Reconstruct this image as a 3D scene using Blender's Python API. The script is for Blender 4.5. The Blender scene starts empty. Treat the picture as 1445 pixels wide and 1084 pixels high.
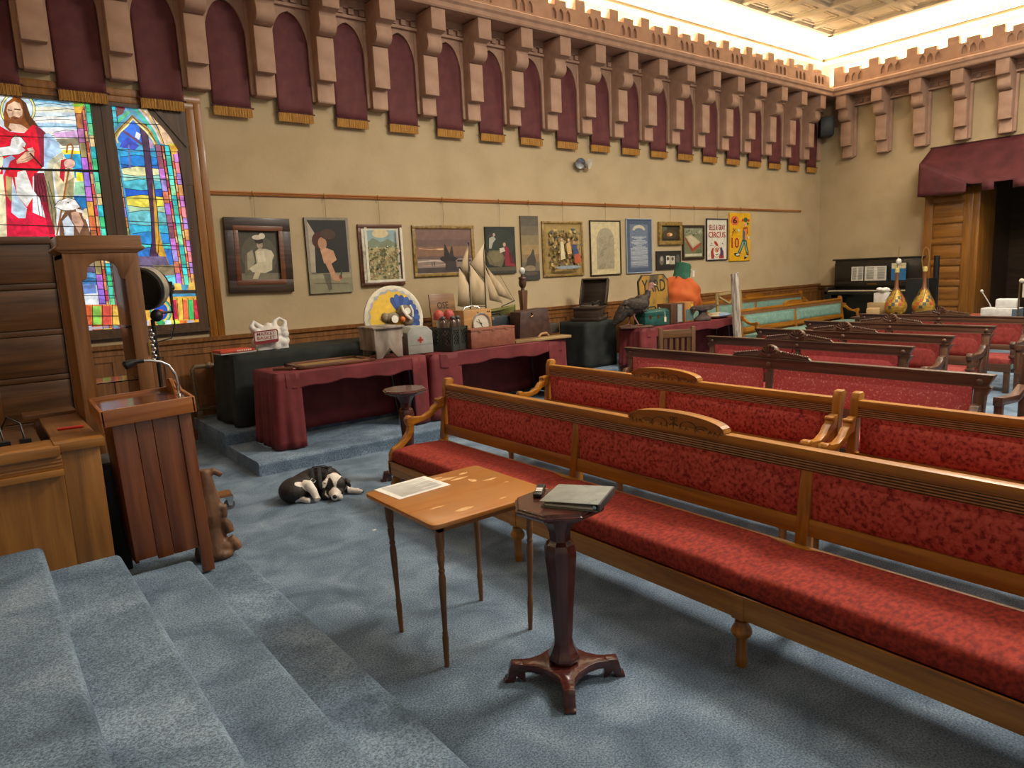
import bpy, bmesh, math, random
from mathutils import Vector, Matrix
random.seed(7)
SC = bpy.context.scene
COL = SC.collection
PI = math.pi
# ------------------------------------------------------------------ camera
CAM = Vector((0, 0, 1.8))
FPX = 982.717
YAW, PIT, ROL = math.radians(52.3021), math.radians(-9.12032), math.radians(-2.60577)
fwd = Vector((math.cos(YAW)*math.cos(PIT), math.sin(YAW)*math.cos(PIT), math.sin(PIT)))
rt0 = Vector((math.sin(YAW), -math.cos(YAW), 0)); up0 = rt0.cross(fwd)
RT = math.cos(ROL)*rt0 + math.sin(ROL)*up0
UP = -math.sin(ROL)*rt0 + math.cos(ROL)*up0
cd = bpy.data.cameras.new('camera'); cam = bpy.data.objects.new('camera', cd); COL.objects.link(cam)
mw = Matrix((RT, UP, -fwd)).transposed().to_4x4(); mw.translation = CAM
cam.matrix_world = mw
cd.sensor_width = 36; cd.lens = FPX/1445*36; cd.clip_start = .05; cd.clip_end = 100
SC.camera = cam
# survey helpers: where a sight line of the photograph meets a known wall / floor plane
def ray(x, y): return RT*((x-722.5)/FPX) - UP*((y-542)/FPX) + fwd
def onY(x, y, Y): r = ray(x, y); return CAM + r*(Y/r.y)
def onX(x, y, X): r = ray(x, y); return CAM + r*(X/r.x)
def onZ(x, y, Z): r = ray(x, y); return CAM + r*((Z-1.8)/r.z)
# ------------------------------------------------------------------ materials
def lin(h, a=1):
    h = h.lstrip('#'); o = []
    for i in (0, 2, 4):
        c = int(h[i:i+2], 16)/255
        o.append(c/12.92 if c <= .04045 else ((c+.055)/1.055)**2.4)
    return (*o, a)
MATS = {}
def nmat(name, hexes, scale=8, stretch=(1, 1, 1), rough=.6, bump=0, bscale=None, metal=0, detail=6, pos=None, sheen=0, distort=0, coat=0, coord='Object', speck=0):
    if name in MATS: return MATS[name]
    m = bpy.data.materials.new(name); m.use_nodes = True; nt = m.node_tree; N = nt.nodes; L = nt.links
    b = N['Principled BSDF']; b.inputs['Roughness'].default_value = rough; b.inputs['Metallic'].default_value = metal
    tc = N.new('ShaderNodeTexCoord'); mp = N.new('ShaderNodeMapping'); mp.inputs['Scale'].default_value = stretch
    L.new(tc.outputs[coord], mp.inputs['Vector'])
    nz = N.new('ShaderNodeTexNoise'); nz.inputs['Scale'].default_value = scale; nz.inputs['Detail'].default_value = detail
    nz.inputs['Distortion'].default_value = distort
    L.new(mp.outputs[0], nz.inputs['Vector'])
    cr = N.new('ShaderNodeValToRGB'); el = cr.color_ramp.elements
    n = len(hexes); pos = pos or [.3+.4*i/max(1, n-1) for i in range(n)]
    while len(el) < n: el.new(.5)
    for e, p, h in zip(el, pos, hexes): e.position = p; e.color = lin(h)
    if n == 1: el[1].color = lin(hexes[0])
    L.new(nz.outputs['Fac'], cr.inputs[0])
    out = cr.outputs[0]
    if speck:
        n2 = N.new('ShaderNodeTexNoise'); n2.inputs['Scale'].default_value = speck; n2.inputs['Detail'].default_value = 3
        L.new(mp.outputs[0], n2.inputs['Vector'])
        c2 = N.new('ShaderNodeValToRGB'); c2.color_ramp.elements[0].color = (.5, .5, .5, 1); c2.color_ramp.elements[0].position = .35
        c2.color_ramp.elements[1].color = (1.35, 1.35, 1.35, 1); c2.color_ramp.elements[1].position = .65
        L.new(n2.outputs['Fac'], c2.inputs[0])
        mx = N.new('ShaderNodeMix'); mx.data_type = 'RGBA'; mx.blend_type = 'MULTIPLY'; mx.inputs[0].default_value = 1
        L.new(out, mx.inputs[6]); L.new(c2.outputs[0], mx.inputs[7]); out = mx.outputs[2]
    L.new(out, b.inputs['Base Color'])
    if sheen:
        b.inputs['Sheen Weight'].default_value = sheen; b.inputs['Sheen Roughness'].default_value = .4
        b.inputs['Sheen Tint'].default_value = lin(hexes[-1])
    if coat: b.inputs['Coat Weight'].default_value = coat; b.inputs['Coat Roughness'].default_value = .15
    if bump:
        bp = N.new('ShaderNodeBump'); bp.inputs['Strength'].default_value = bump; bp.inputs['Distance'].default_value = .01
        nb = N.new('ShaderNodeTexNoise'); nb.inputs['Scale'].default_value = bscale or scale*4; nb.inputs['Detail'].default_value = 4
        L.new(mp.outputs[0], nb.inputs['Vector']); L.new(nb.outputs['Fac'], bp.inputs['Height']); L.new(bp.outputs[0], b.inputs['Normal'])
    MATS[name] = m; return m
def wood(name, hexes, ax='x', scale=6, rough=.42, coat=.15):
    k = name+'_'+ax
    st = {'x': (.25, 4, 4), 'y': (4, .25, 4), 'z': (4, 4, .25)}[ax]
    return nmat(k, hexes, scale, st, rough, .08, scale*6, 0, 8, None, 0, .6, coat)
def shade(h, f): 
    h = h.lstrip('#'); return '%02x%02x%02x' % tuple(max(0, min(255, int(int(h[i:i+2], 16)*f))) for i in (0, 2, 4))
def col(h, rough=.6, metal=0):
    return nmat('paint_%s_%d_%d' % (h.lstrip('#'), rough*100, metal*100), [shade(h, .93), shade(h, 1.05)], 14, (1, 1, 1), rough, 0, None, metal)
def glow(h, s):
    k = 'glow_'+h+str(s)
    if k in MATS: return MATS[k]
    m = bpy.data.materials.new(k); m.use_nodes = True; nt = m.node_tree; N = nt.nodes; L = nt.links
    b = N['Principled BSDF']; b.inputs['Roughness'].default_value = .2; b.inputs['Base Color'].default_value = lin(shade(h, .5))
    tc = N.new('ShaderNodeTexCoord'); nz = N.new('ShaderNodeTexNoise'); nz.inputs['Scale'].default_value = 9; nz.inputs['Detail'].default_value = 5
    nz.inputs['Distortion'].default_value = 1.2
    L.new(tc.outputs['Object'], nz.inputs['Vector'])
    cr = N.new('ShaderNodeValToRGB'); e = cr.color_ramp.elements
    e[0].position = .35; e[0].color = lin(shade(h, .78)); e[1].position = .68; e[1].color = lin(shade(h, 1.15))
    L.new(nz.outputs['Fac'], cr.inputs[0]); L.new(cr.outputs[0], b.inputs['Emission Color'])
    b.inputs['Emission Strength'].default_value = s
    MATS[k] = m; return m
OAKC = ['7a4a1c', '9a6228', 'b47a38']
def oak(ax='x'): return wood('golden_oak', ['7e4a0e', '9c6212', 'b37820'], ax)
def oakd(ax='x'): return wood('brown_oak', ['6b431e', '80532a', '946336'], ax)
def oakm(ax='x'): return wood('amber_oak', ['74470f', '8d5a1b', 'a26c2a'], ax, 5)
def walnut(ax='x'): return wood('dark_walnut', ['3c271a', '503423', '664733'], ax)
def mahog(ax='z'): return wood('mahogany', ['38160f', '48201a', '5a2c22'], ax, 5, .25, .5)
def darkp(ax='x'): return wood('dark_oak_panel', ['3f2612', '573719', '6d4722'], ax, 5)
VELVET = nmat('red_velvet', ['741612', 'ae3e34', 'c05246'], 46, (1, 1, 1), .85, .15, 60, 0, 12, [.35, .49, .64], .35, .25)
SEATV = nmat('red_velvet_seat', ['6e170a', '8a2412', '9c301c'], 56, (1, .6, 1), .9, .15, 60, 0, 12, [.36, .5, .64], 0)
PINK = nmat('rose_patterned_cloth', ['aa484c', 'b45658', 'd29a8a'], 55, (1, 1, 1), .85, .05, 90, 0, 1, [.3, .6, .74], .2)
REDC = nmat('dark_red_cloth', ['70201a', '7e2a24', '8c342c'], 30, (1, 1, 1), .85, .1, 60, 0, 6, None, .2)
TEAL = nmat('teal_cloth', ['688a7e', '76988b', '82a496'], 18, (1, 1, 1), .8, .05, 60, 0, 6, None, .2)
MAROON = nmat('maroon_cloth', ['5a181c', '6a2023', '77292c'], 5, (1, 1, 1), .75, .1, 40, 0, 6, None, .1)
BANNERC = nmat('banner_cloth', ['56262a', '622d2f', '6d3635'], 6, (1, 1, 1), .75, .05, 40, 0, 5, None, .1)
GOLD = nmat('gold_fringe', ['8a5c18', 'b98432', 'd6a550'], 6, (22, 22, 1), .6, .5, 30, 0, 3)
BLACKC = nmat('black_cloth', ['171a18', '202421', '2a2e2a'], 6, (1, 1, 1), .9, .1, 60)
MAUVE = nmat('mauve_plaster', ['a4826c', 'b08d76', 'b99780'], 5, (1, 1, 1), .75, .05, 40)
WALLM = nmat('tan_plaster', ['b29e7a', 'b9a581', 'beaa87'], 2.2, (1, 1, 1), .9, .25, 22, 0, 8)
CARPET = nmat('slate_blue_carpet', ['4f6275', '6e8397', '8b9fb2'], 3.6, (1, 1, 1), .95, .6, 260, 0, 15, [.26, .5, .74], .15, .6, 0, 'Object', 120)
CREAM = nmat('cream_ceiling', ['e0d6bc', 'e8dfc8', 'eee6d2'], 3, (1, 1, 1), .8)
WHITEP = nmat('white_cove_paint', ['e6e0d2', 'ece7da'], 3, (1, 1, 1), .8)
BLACKM = nmat('black_metal', ['141414', '1d1d1d', '262626'], 9, (1, 1, 1), .45, 0, None, .3)
REED = nmat('reeded_oak', ['9a6c42', 'ae7e52'], 20, (1, 1, 1), .4); GROOVE = nmat('dark_groove', ['3a1e08', '4a280c'], 20, (1, 1, 1), .7)
CHROME = nmat('chrome', ['b0b0b0', 'd0d0d0'], 6, (1, 1, 1), .22, 0, None, 1)
BRASS = nmat('old_brass', ['8a6a30', 'a8863f'], 8, (1, 1, 1), .35, 0, None, 1)
WEATH = nmat('weathered_board', ['564a3f', '7d7063', '8f8275', 'a59a8e'], 7, (1, 1, .45), .8, .15, 50, 0, 10, [.3, .45, .55, .72], 0, .5)
# ------------------------------------------------------------------ mesh builder
class MB:
    def __init__(s): s.v = []; s.f = []; s.m = []; s.T = Matrix()
    def add(s, vs, fs, mi=0):
        b = len(s.v); s.v += [s.T @ Vector(v) for v in vs]
        for f in fs: s.f.append([i+b for i in f]); s.m.append(mi)
        return s
    def box(s, a, b, mi=0):
        x0, y0, z0 = (min(p, q) for p, q in zip(a, b)); x1, y1, z1 = (max(p, q) for p, q in zip(a, b))
        return s.add([(x0,y0,z0),(x1,y0,z0),(x1,y1,z0),(x0,y1,z0),(x0,y0,z1),(x1,y0,z1),(x1,y1,z1),(x0,y1,z1)],
              [(0,3,2,1),(4,5,6,7),(0,1,5,4),(1,2,6,5),(2,3,7,6),(3,0,4,7)], mi)
    def bar(s, p, q, w, h, mi=0, up=(0, 0, 1)):
        p, q = Vector(p), Vector(q); d = (q-p).normalized(); u = Vector(up)
        if abs(d.dot(u)) > .98: u = Vector((0, 1, 0))
        sd = d.cross(u).normalized(); u = sd.cross(d)
        vs = [c+sd*(a*w/2)+u*(b*h/2) for c in (p, q) for a, b in ((-1,-1),(1,-1),(1,1),(-1,1))]
        return s.add(vs, [(0,1,2,3)[::-1],(4,5,6,7),(0,1,5,4),(1,2,6,5),(2,3,7,6),(3,0,4,7)], mi)
    def tube(s, pts, r, n=8, mi=0, cap=True):
        pts = [Vector(p) for p in pts]; k = len(pts)
        rs = list(r) if hasattr(r, '__len__') else [r]*k
        d0 = (pts[1]-pts[0]).normalized(); ref = Vector((0, 0, 1)) if abs(d0.z) < .9 else Vector((1, 0, 0))
        a = d0.cross(ref).normalized(); vs = []
        for i, p in enumerate(pts):
            d = (pts[min(i+1, k-1)]-pts[max(i-1, 0)]).normalized()
            a = (a - d*a.dot(d)).normalized(); b = d.cross(a)
            for j in range(n):
                t = 2*PI*j/n; vs.append(p+(a*math.cos(t)+b*math.sin(t))*rs[i])
        fs = [(i*n+j, i*n+(j+1)%n, (i+1)*n+(j+1)%n, (i+1)*n+j) for i in range(k-1) for j in range(n)]
        if cap: fs += [tuple(range(n))[::-1], tuple(range((k-1)*n, k*n))]
        return s.add(vs, fs, mi)
    def lathe(s, prof, c=(0, 0, 0), n=20, mi=0, rot=0, sy=1):
        vs = []; k = len(prof)
        for r, z in prof:
            for j in range(n):
                t = 2*PI*j/n+rot; vs.append((c[0]+r*math.cos(t), c[1]+r*math.sin(t)*sy, c[2]+z))
        fs = [(i*n+j, i*n+(j+1)%n, (i+1)*n+(j+1)%n, (i+1)*n+j) for i in range(k-1) for j in range(n)]
        fs += [tuple(range(n))[::-1], tuple(range((k-1)*n, k*n))]
        return s.add(vs, fs, mi)
    def prism(s, poly, a, b, plane='xz', mi=0):
        def P(u, v, w): return {'xz': (u, w, v), 'xy': (u, v, w), 'yz': (w, u, v)}[plane]
        n = len(poly)
        vs = [P(u, v, a) for u, v in poly]+[P(u, v, b) for u, v in poly]
        return s.add(vs, [tuple(range(n)), tuple(range(n, 2*n))[::-1]]+[(i, i+n, (i+1)%n+n, (i+1)%n) for i in range(n)], mi)
    def ball(s, c, r, n=12, m=8, mi=0):
        rx, ry, rz = r if hasattr(r, '__len__') else (r, r, r)
        vs = [(c[0], c[1], c[2]-rz)]
        for i in range(1, m):
            ph = -PI/2+PI*i/m
            for j in range(n):
                t = 2*PI*j/n; vs.append((c[0]+rx*math.cos(ph)*math.cos(t), c[1]+ry*math.cos(ph)*math.sin(t), c[2]+rz*math.sin(ph)))
        vs.append((c[0], c[1], c[2]+rz)); L = len(vs)-1
        fs = [(0, 1+(j+1)%n, 1+j) for j in range(n)]
        fs += [(1+i*n+j, 1+i*n+(j+1)%n, 1+(i+1)*n+(j+1)%n, 1+(i+1)*n+j) for i in range(m-2) for j in range(n)]
        fs += [(1+(m-2)*n+j, 1+(m-2)*n+(j+1)%n, L) for j in range(n)]
        return s.add(vs, fs, mi)
    def grid(s, fn, nu, nv, mi=0):
        vs = [fn(i/nu, j/nv) for i in range(nu+1) for j in range(nv+1)]; w = nv+1
        return s.add(vs, [(i*w+j, (i+1)*w+j, (i+1)*w+j+1, i*w+j+1) for i in range(nu) for j in range(nv)], mi)
    def mesh(s, me, T=Matrix(), mi=0):
        return s.add([T @ v.co for v in me.vertices], [tuple(p.vertices) for p in me.polygons], mi)
    def data(s, name, mats, bev=0, seg=2, sharp=38):
        me = bpy.data.meshes.new(name); me.from_pydata([tuple(v) for v in s.v], [], s.f)
        for m in (mats if isinstance(mats, (list, tuple)) else [mats]): me.materials.append(m)
        me.polygons.foreach_set('material_index', s.m)
        bm = bmesh.new(); bm.from_mesh(me); bmesh.ops.recalc_face_normals(bm, faces=bm.faces)
        if bev:
            es = [e for e in bm.edges if len(e.link_faces) == 2 and e.calc_face_angle(0) > .6]
            bmesh.ops.bevel(bm, geom=es, offset=bev, segments=seg, affect='EDGES', clamp_overlap=True, profile=.5)
        bm.to_mesh(me); bm.free()
        me.polygons.foreach_set('use_smooth', [True]*len(me.polygons)); me.set_sharp_from_angle(angle=math.radians(sharp))
        return me
def obj(name, mb, mats, parent=None, bev=0, loc=None, sharp=38, solid=0, rot=None):
    me = mb.data(name, mats, bev, 2, sharp) if isinstance(mb, MB) else mb
    o = bpy.data.objects.new(name, me); COL.objects.link(o)
    if parent: o.parent = parent
    if loc is not None: o.location = loc
    if rot is not None: o.rotation_euler = rot
    if solid:
        md = o.modifiers.new('thick', 'SOLIDIFY'); md.thickness = solid; md.offset = 0
    return o
def tag(o, label, cat, group=None):
    o['label'] = label; o['category'] = cat
    if group: o['group'] = group
    return o
def thing(name, label, cat, loc=(0, 0, 0), rz=0, group=None, rot=None):
    o = bpy.data.objects.new(name, None); COL.objects.link(o); o.empty_display_size = .1
    o.location = loc; o.rotation_euler = rot or (0, 0, rz)
    return tag(o, label, cat, group)
def struct(name, mb, mats, bev=0, loc=None, solid=0, parent=None):
    o = obj(name, mb, mats, parent, bev, loc, 38, solid)
    if not parent: o['kind'] = 'structure'
    return o
def dup(root, loc, rot=(0, 0, 0), label=None, group=None):
    r = root.copy(); COL.objects.link(r); r.location = loc; r.rotation_euler = rot
    if label: r['label'] = label
    if group: r['group'] = group
    for ch in list(root.children):
        c = ch.copy(); COL.objects.link(c); c.parent = r
        for g in list(ch.children):
            d = g.copy(); COL.objects.link(d); d.parent = c
    return r
def blob(name, mb, vox, mats, parent=None, pick=None, it=6, loc=None):
    tmp = obj('tmp', mb, col('888888'))
    md = tmp.modifiers.new('r', 'REMESH'); md.mode = 'VOXEL'; md.voxel_size = vox
    sm = tmp.modifiers.new('s', 'SMOOTH'); sm.iterations = it; sm.factor = .5
    dg = bpy.context.evaluated_depsgraph_get()
    me = bpy.data.meshes.new_from_object(tmp.evaluated_get(dg)); me.name = name
    old = tmp.data; bpy.data.objects.remove(tmp); bpy.data.meshes.remove(old)
    me.materials.clear()
    for m in (mats if isinstance(mats, (list, tuple)) else [mats]): me.materials.append(m)
    for p in me.polygons:
        p.use_smooth = True
        if pick: p.material_index = pick(p.center)
        else: p.material_index = 0
    return obj(name, me, mats, parent, loc=loc)
def text(s, w, h, parent, mat, loc, rot=(PI/2, 0, 0), name='lettering', depth=.001, stretch=True):
    cu = bpy.data.curves.new('t', 'FONT'); cu.body = s; cu.size = 1; cu.extrude = 0; cu.align_x = 'LEFT'; cu.resolution_u = 2; cu.offset = .012
    t = bpy.data.objects.new('t', cu); COL.objects.link(t)
    dg = bpy.context.evaluated_depsgraph_get(); me = bpy.data.meshes.new_from_object(t.evaluated_get(dg)); bpy.data.objects.remove(t)
    xs = [v.co.x for v in me.vertices]; ys = [v.co.y for v in me.vertices]
    cx, cy = (min(xs)+max(xs))/2, (min(ys)+max(ys))/2; sx = w/(max(xs)-min(xs)); sy = h/(max(ys)-min(ys))
    if not stretch: sx = sy = min(sx, sy)
    for v in me.vertices: v.co = ((v.co.x-cx)*sx, (v.co.y-cy)*sy, 0)
    me.name = name; me.materials.clear(); me.materials.append(mat)
    o = bpy.data.objects.new(name, me); COL.objects.link(o); o.parent = parent; o.location = loc; o.rotation_euler = rot
    return o
def ell(u, v, ru, rv, n=16, a0=0, a1=2*PI, rot=0):
    o = []
    for i in range(n):
        t = a0+(a1-a0)*i/(n if abs(a1-a0) > 6.2 else n-1); x, y = ru*math.cos(t), rv*math.sin(t)
        o.append((u+x*math.cos(rot)-y*math.sin(rot), v+x*math.sin(rot)+y*math.cos(rot)))
    return o
def ln(pts, w):
    a, b = [], []
    for i, p in enumerate(pts):
        q0, q1 = pts[max(i-1, 0)], pts[min(i+1, len(pts)-1)]
        dx, dy = q1[0]-q0[0], q1[1]-q0[1]; l = math.hypot(dx, dy) or 1
        a.append((p[0]-dy/l*w/2, p[1]+dx/l*w/2)); b.append((p[0]+dy/l*w/2, p[1]-dx/l*w/2))
    return a+b[::-1]
def canvas(name, parent, w, h, shapes, y=0, z0=0, back=.012, step=.0004, x0=None, rough=.6):
    """a flat painted panel: w x h, facing -y, bottom edge at z0; shapes in 0..1 (right, down)"""
    mb = MB(); mats = []; idx = {}; x0 = -w/2 if x0 is None else x0
    def mi(hx):
        if hx not in idx: idx[hx] = len(mats); mats.append(col(hx, rough))
        return idx[hx]
    first = shapes[0][0]
    mb.box((x0, y, z0), (x0+w, y+back, z0+h), mi(first))
    k = 0
    for hx, poly in shapes[1:]:
        k += 1
        mb.add([(x0+min(1, max(0, u))*w, y-step*k, z0+(1-min(1, max(0, v)))*h) for u, v in poly], [tuple(range(len(poly)))], mi(hx))
    return obj(name, mb, mats, parent)
WORLD, COVE, HALL, EXPO = .42, 700, 520, 0.14
# ------------------------------------------------------------------ the room
YW, XB, CZ = 8.75, 16.15, 6.5
struct('floor', MB().box((-4, -6, -.1), (18.6, 8.9, 0)), CARPET)
# long wall with the window opening
WX0, WX1, WZ0, WZ1 = -.7, 2.3, 1.34, 3.8
m = MB()
m.box((-4, YW, 0), (WX0, YW+.3, CZ)); m.box((WX1, YW, 0), (XB+.3, YW+.3, CZ)); m.box((WX0, YW, 0), (WX1, YW+.3, WZ0)); m.box((WX0, YW, WZ1), (WX1, YW+.3, CZ))
struct('wall_left', m, WALLM)
# far wall with the portal opening
m = MB(); m.box((XB, 5.45, 0), (XB+.3, YW, CZ)); m.box((XB, -6, 3.6), (XB+.3, 5.45, CZ)); m.box((XB, -6, 0), (XB+.3, 1.2, 3.6))
struct('wall_back', m, WALLM)
struct('wall_front', MB().box((-4.3, -6.3, 0), (-4, 9.05, CZ)), WALLM)
# stairs: four carpeted steps, rounded nosings
R_ = .137
m = MB()
for k, ex in enumerate((1.164, .831, .484, .152)):
    z1 = R_*(k+1); r = .035; y1 = 4.72 if k == 0 else 4.1
    pr = [(-4, z1-R_), (ex-.02, z1-R_), (ex-.012, z1-2*r)] + [(ex-r+r*math.cos(t), z1-r+r*math.sin(t)) for t in [(-.35+.1*i)*PI for i in range(3)]+[PI*.08*i for i in range(7)]] + [(-4, z1)]
    m.prism(pr, -6, y1, 'xz')
struct('stairs', m, CARPET)
# two-tier platform along the long wall
m = MB()
def tier(x0, x1, y0, y1, z0, z1, r=.035):
    m.prism([(y1, z0), (y0+.012, z0), (y0+.012, z1-2*r)]+[(y0+r-r*math.cos(t), z1-r+r*math.sin(t)) for t in [PI*.1*i for i in range(6)]]+[(y1, z1)], x0, x1, 'yz')
tier(1.98, 11.0, 6.5, 8.75, 0, R_); tier(1.96, 11.0, 7.47, 8.75, R_, 2*R_); tier(11.0, 15.1, 8.02, 8.75, 0, R_)
struct('platform', m, CARPET)
struct('dais', MB().box((15.15, -3, 0), (18.6, 8.75, .3)), CARPET, .02)
# ceiling: plain white border, crown mouldings and coffered field
struct('ceiling', MB().box((-4, -6, CZ), (18.6, 9.05, CZ+.2)), WHITEP)
m = MB()
m.prism([(0, 0), (-.03, 0), (-.05, .04), (-.03, .07), (0, .07)], -4, XB, 'yz'); m.v = [v+Vector((0, YW, 6.12)) for v in m.v]
m2 = MB(); m2.prism([(0, 0), (-.05, 0), (-.09, .06), (-.2, .18), (-.26, .25), (0, .25)], -4, XB, 'yz'); m2.v = [v+Vector((0, YW, 6.25)) for v in m2.v]
for i in range(150): m2.box((XB-.1-i*.13-.07, YW-.12, 6.255), (XB-.1-i*.13, YW, 6.33))
m.v += []; 
b = len(m.v); m.v += m2.v; m.f += [[i+b for i in f] for f in m2.f]; m.m += m2.m
m3 = MB(); m3.prism([(0, 0), (-.03, 0), (-.05, .04), (-.03, .07), (0, .07)], -6, YW, 'xz'); m3.v = [v+Vector((XB, 0, 6.12)) for v in m3.v]
m4 = MB(); m4.prism([(0, 0), (-.05, 0), (-.09, .06), (-.2, .18), (-.26, .25), (0, .25)], -6, YW, 'xz'); m4.v = [v+Vector((XB, 0, 6.25)) for v in m4.v]
for i in range(112): m4.box((XB-.12, YW-.1-i*.13-.07, 6.255), (XB, YW-.1-i*.13, 6.33))
for q in (m3, m4):
    b = len(m.v); m.v += q.v; m.f += [[i+b for i in f] for f in q.f]; m.m += q.m
struct('trim_1', m, WHITEP)
m = MB()
cx1, cy1 = 15.25, 8.12
m.box((cx1-.09, -6, CZ-.07), (cx1+.03, cy1+.03, CZ)); m.box((-4, cy1-.09, CZ-.07), (cx1, cy1+.03, CZ))
nx, sp = 15, .82
for i in range(1, nx): m.box((cx1-i*sp-.06, -6, CZ-.06), (cx1-i*sp+.06, cy1-.09, CZ)); 
for j in range(1, 16): m.box((-4, cy1-j*sp-.06, CZ-.055), (cx1-.09, cy1-j*sp+.06, CZ))
for i in range(12):
    for j in range(12):
        x, y = cx1-(i+.5)*sp, cy1-(j+.5)*sp
        for a, z in ((.27, .03), (.2, .015)):
            m.box((x-a, y-a, CZ-z), (x+a, y-a+.03, CZ)); m.box((x-a, y+a-.03, CZ-z), (x+a, y+a, CZ)); m.box((x-a, y-a, CZ-z), (x-a+.03, y+a, CZ)); m.box((x+a-.03, y-a, CZ-z), (x+a, y+a, CZ))
m.box((-4, -6, CZ-.006), (cx1, cy1, CZ))
struct('trim_2', m, CREAM)
# corbelled cornice and battlement on both walls
SPC = .757; XC0 = 2.78           # bay centre (first banner right of the window)
bays = [XC0+SPC*i for i in range(-4, 18)]
def lancets(x, z, w=.052, h=.15): return [(x+a*w, z+b*h) for a, b in ((-1, 0), (-.5, -.04), (0, 0), (.5, -.04), (1, 0), (1, .55), (.75, .8), (.4, .93), (0, 1.08), (-.4, .93), (-.75, .8), (-1, .55))]
def battlement(n, start):
    """2-D outline with pierced lancets, one unit per bay, along +u"""
    cu = bpy.data.curves.new('b', 'CURVE'); cu.dimensions = '2D'; cu.fill_mode = 'BOTH'; cu.extrude = .02
    def spl(p):
        s = cu.splines.new('POLY'); s.points.add(len(p)-1); s.use_cyclic_u = True
        for q, (u, v) in zip(s.points, p): q.co = (u, v, 0, 1)
    top = []; Zb, Zl, Zm, Zt = 5.46, 5.76, 5.84, 5.915
    for i in range(n):
        u = start+i*SPC
        top += [(u, Zt), (u+.2, Zt), (u+.2, Zl), (u+.33, Zl), (u+.33, Zm), (u+.56, Zm), (u+.56, Zl), (u+SPC, Zl)]
        for k in range(3): spl(lancets(u+.305+k*.145, 5.565))
    spl([(start, Zb)]+top+[(start+n*SPC, Zb)])
    t = bpy.data.objects.new('b', cu); COL.objects.link(t)
    me = bpy.data.meshes.new_from_object(t.evaluated_get(bpy.context.evaluated_depsgraph_get())); bpy.data.objects.remove(t)
    back = MB()
    for i in range(n):
        u = start+i*SPC
        back.box((u, 0, Zb), (u+SPC+.001, .1, Zl)); back.box((u, 0, Zl-.01), (u+.2, .1, Zt)); back.box((u+.33, 0, Zl-.01), (u+.56, .1, Zm))
    return me, back
def frieze(m, u0, u1, c, arch):
    pass
MW = Matrix(((1,0,0,0),(0,0,-1,8.40),(0,1,0,0),(0,0,0,1)))
MBk = Matrix(((0,0,-1,XB-.35),(-1,0,0,0),(0,1,0,0),(0,0,0,1)))
st = XC0-SPC/2-.1-4*SPC
# long wall: parapet
me, bk = battlement(22, 15.62-22*SPC)
m = MB(); m.mesh(me, MW); T = Matrix.Translation((0, 8.42, 0))
m.T = T; m.add(bk.v, bk.f); m.T = Matrix()
m.box((15.6, 8.40, 5.46), (15.8, 8.52, 5.76))
# fascia mould of the cornice
FP = [(-.53, 5.28), (-.545, 5.30), (-.53, 5.33), (-.53, 5.36), (-.56, 5.385), (-.56, 5.44), (-.53, 5.46), (-.5, 5.475), (-.33, 5.475), (-.33, 5.46), (0, 5.46), (0, 5.30), (-.4, 5.30), (-.42, 5.28)]
m.prism([(YW+a, z) for a, z in FP], -4, XB-.5, 'yz'); m.box((XB-.5, YW-.5, 5.3), (XB, YW, 5.46))
struct('trim_3', m, MAUVE)
me, bk = battlement(17, -(8.22+.08))
m = MB(); m.mesh(me, MBk); m.T = Matrix(((0,1,0,XB-.33),(-1,0,0,0),(0,0,1,0),(0,0,0,1))); m.add(bk.v, bk.f); m.T = Matrix()
m.prism([(XB+a, z) for a, z in FP], -6, YW-.5, 'xz')
struct('trim_4', m, MAUVE)
# arched plates behind the banners + key-pattern frieze
m = MB()
for xc in bays:
    h = SPC/2; a = .226
    arch = [(xc+a, 4.66)]+[(xc+a*(1-(i/8)**1.5), 4.66+.36*math.sin(PI/2*i/8)**.95) for i in range(1, 8)]+[(xc, 5.03)]+[(xc-a*(1-(i/8)**1.5), 4.66+.36*math.sin(PI/2*i/8)**.95) for i in range(7, 0, -1)]+[(xc-a, 4.66)]
    poly = [(xc-h, 4.03), (xc-h, 5.12), (xc+h, 5.12), (xc+h, 4.03), (xc+a, 4.03)]+arch+[(xc-a, 4.03)]
    m.prism(poly, YW-.075, YW, 'xz')
    m.box((xc-h, YW-.12, 5.075), (xc+h, YW, 5.11)); m.box((xc-h, YW-.1, 5.2), (xc+h, YW, 5.3)); m.box((xc-h, YW-.06, 5.1), (xc+h, YW, 5.21))
    for k in range(4): m.box((xc-.26+k*.15, YW-.1, 5.13), (xc-.26+k*.15+.075, YW, 5.21))
struct('trim_5', m, MAUVE)
m = MB()
for i in range(16):
    yc = 8.39-.757/2-.757*i+.03; h = SPC/2
    m.box((XB-.12, yc-h, 5.075), (XB, yc+h, 5.11)); m.box((XB-.1, yc-h, 5.2), (XB, yc+h, 5.3)); m.box((XB-.06, yc-h, 5.1), (XB, yc+h, 5.21))
    for k in range(4): m.box((XB-.1, yc-.26+k*.15, 5.13), (XB, yc-.26+k*.15+.075, 5.21))
struct('trim_6', m, MAUVE)
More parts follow.
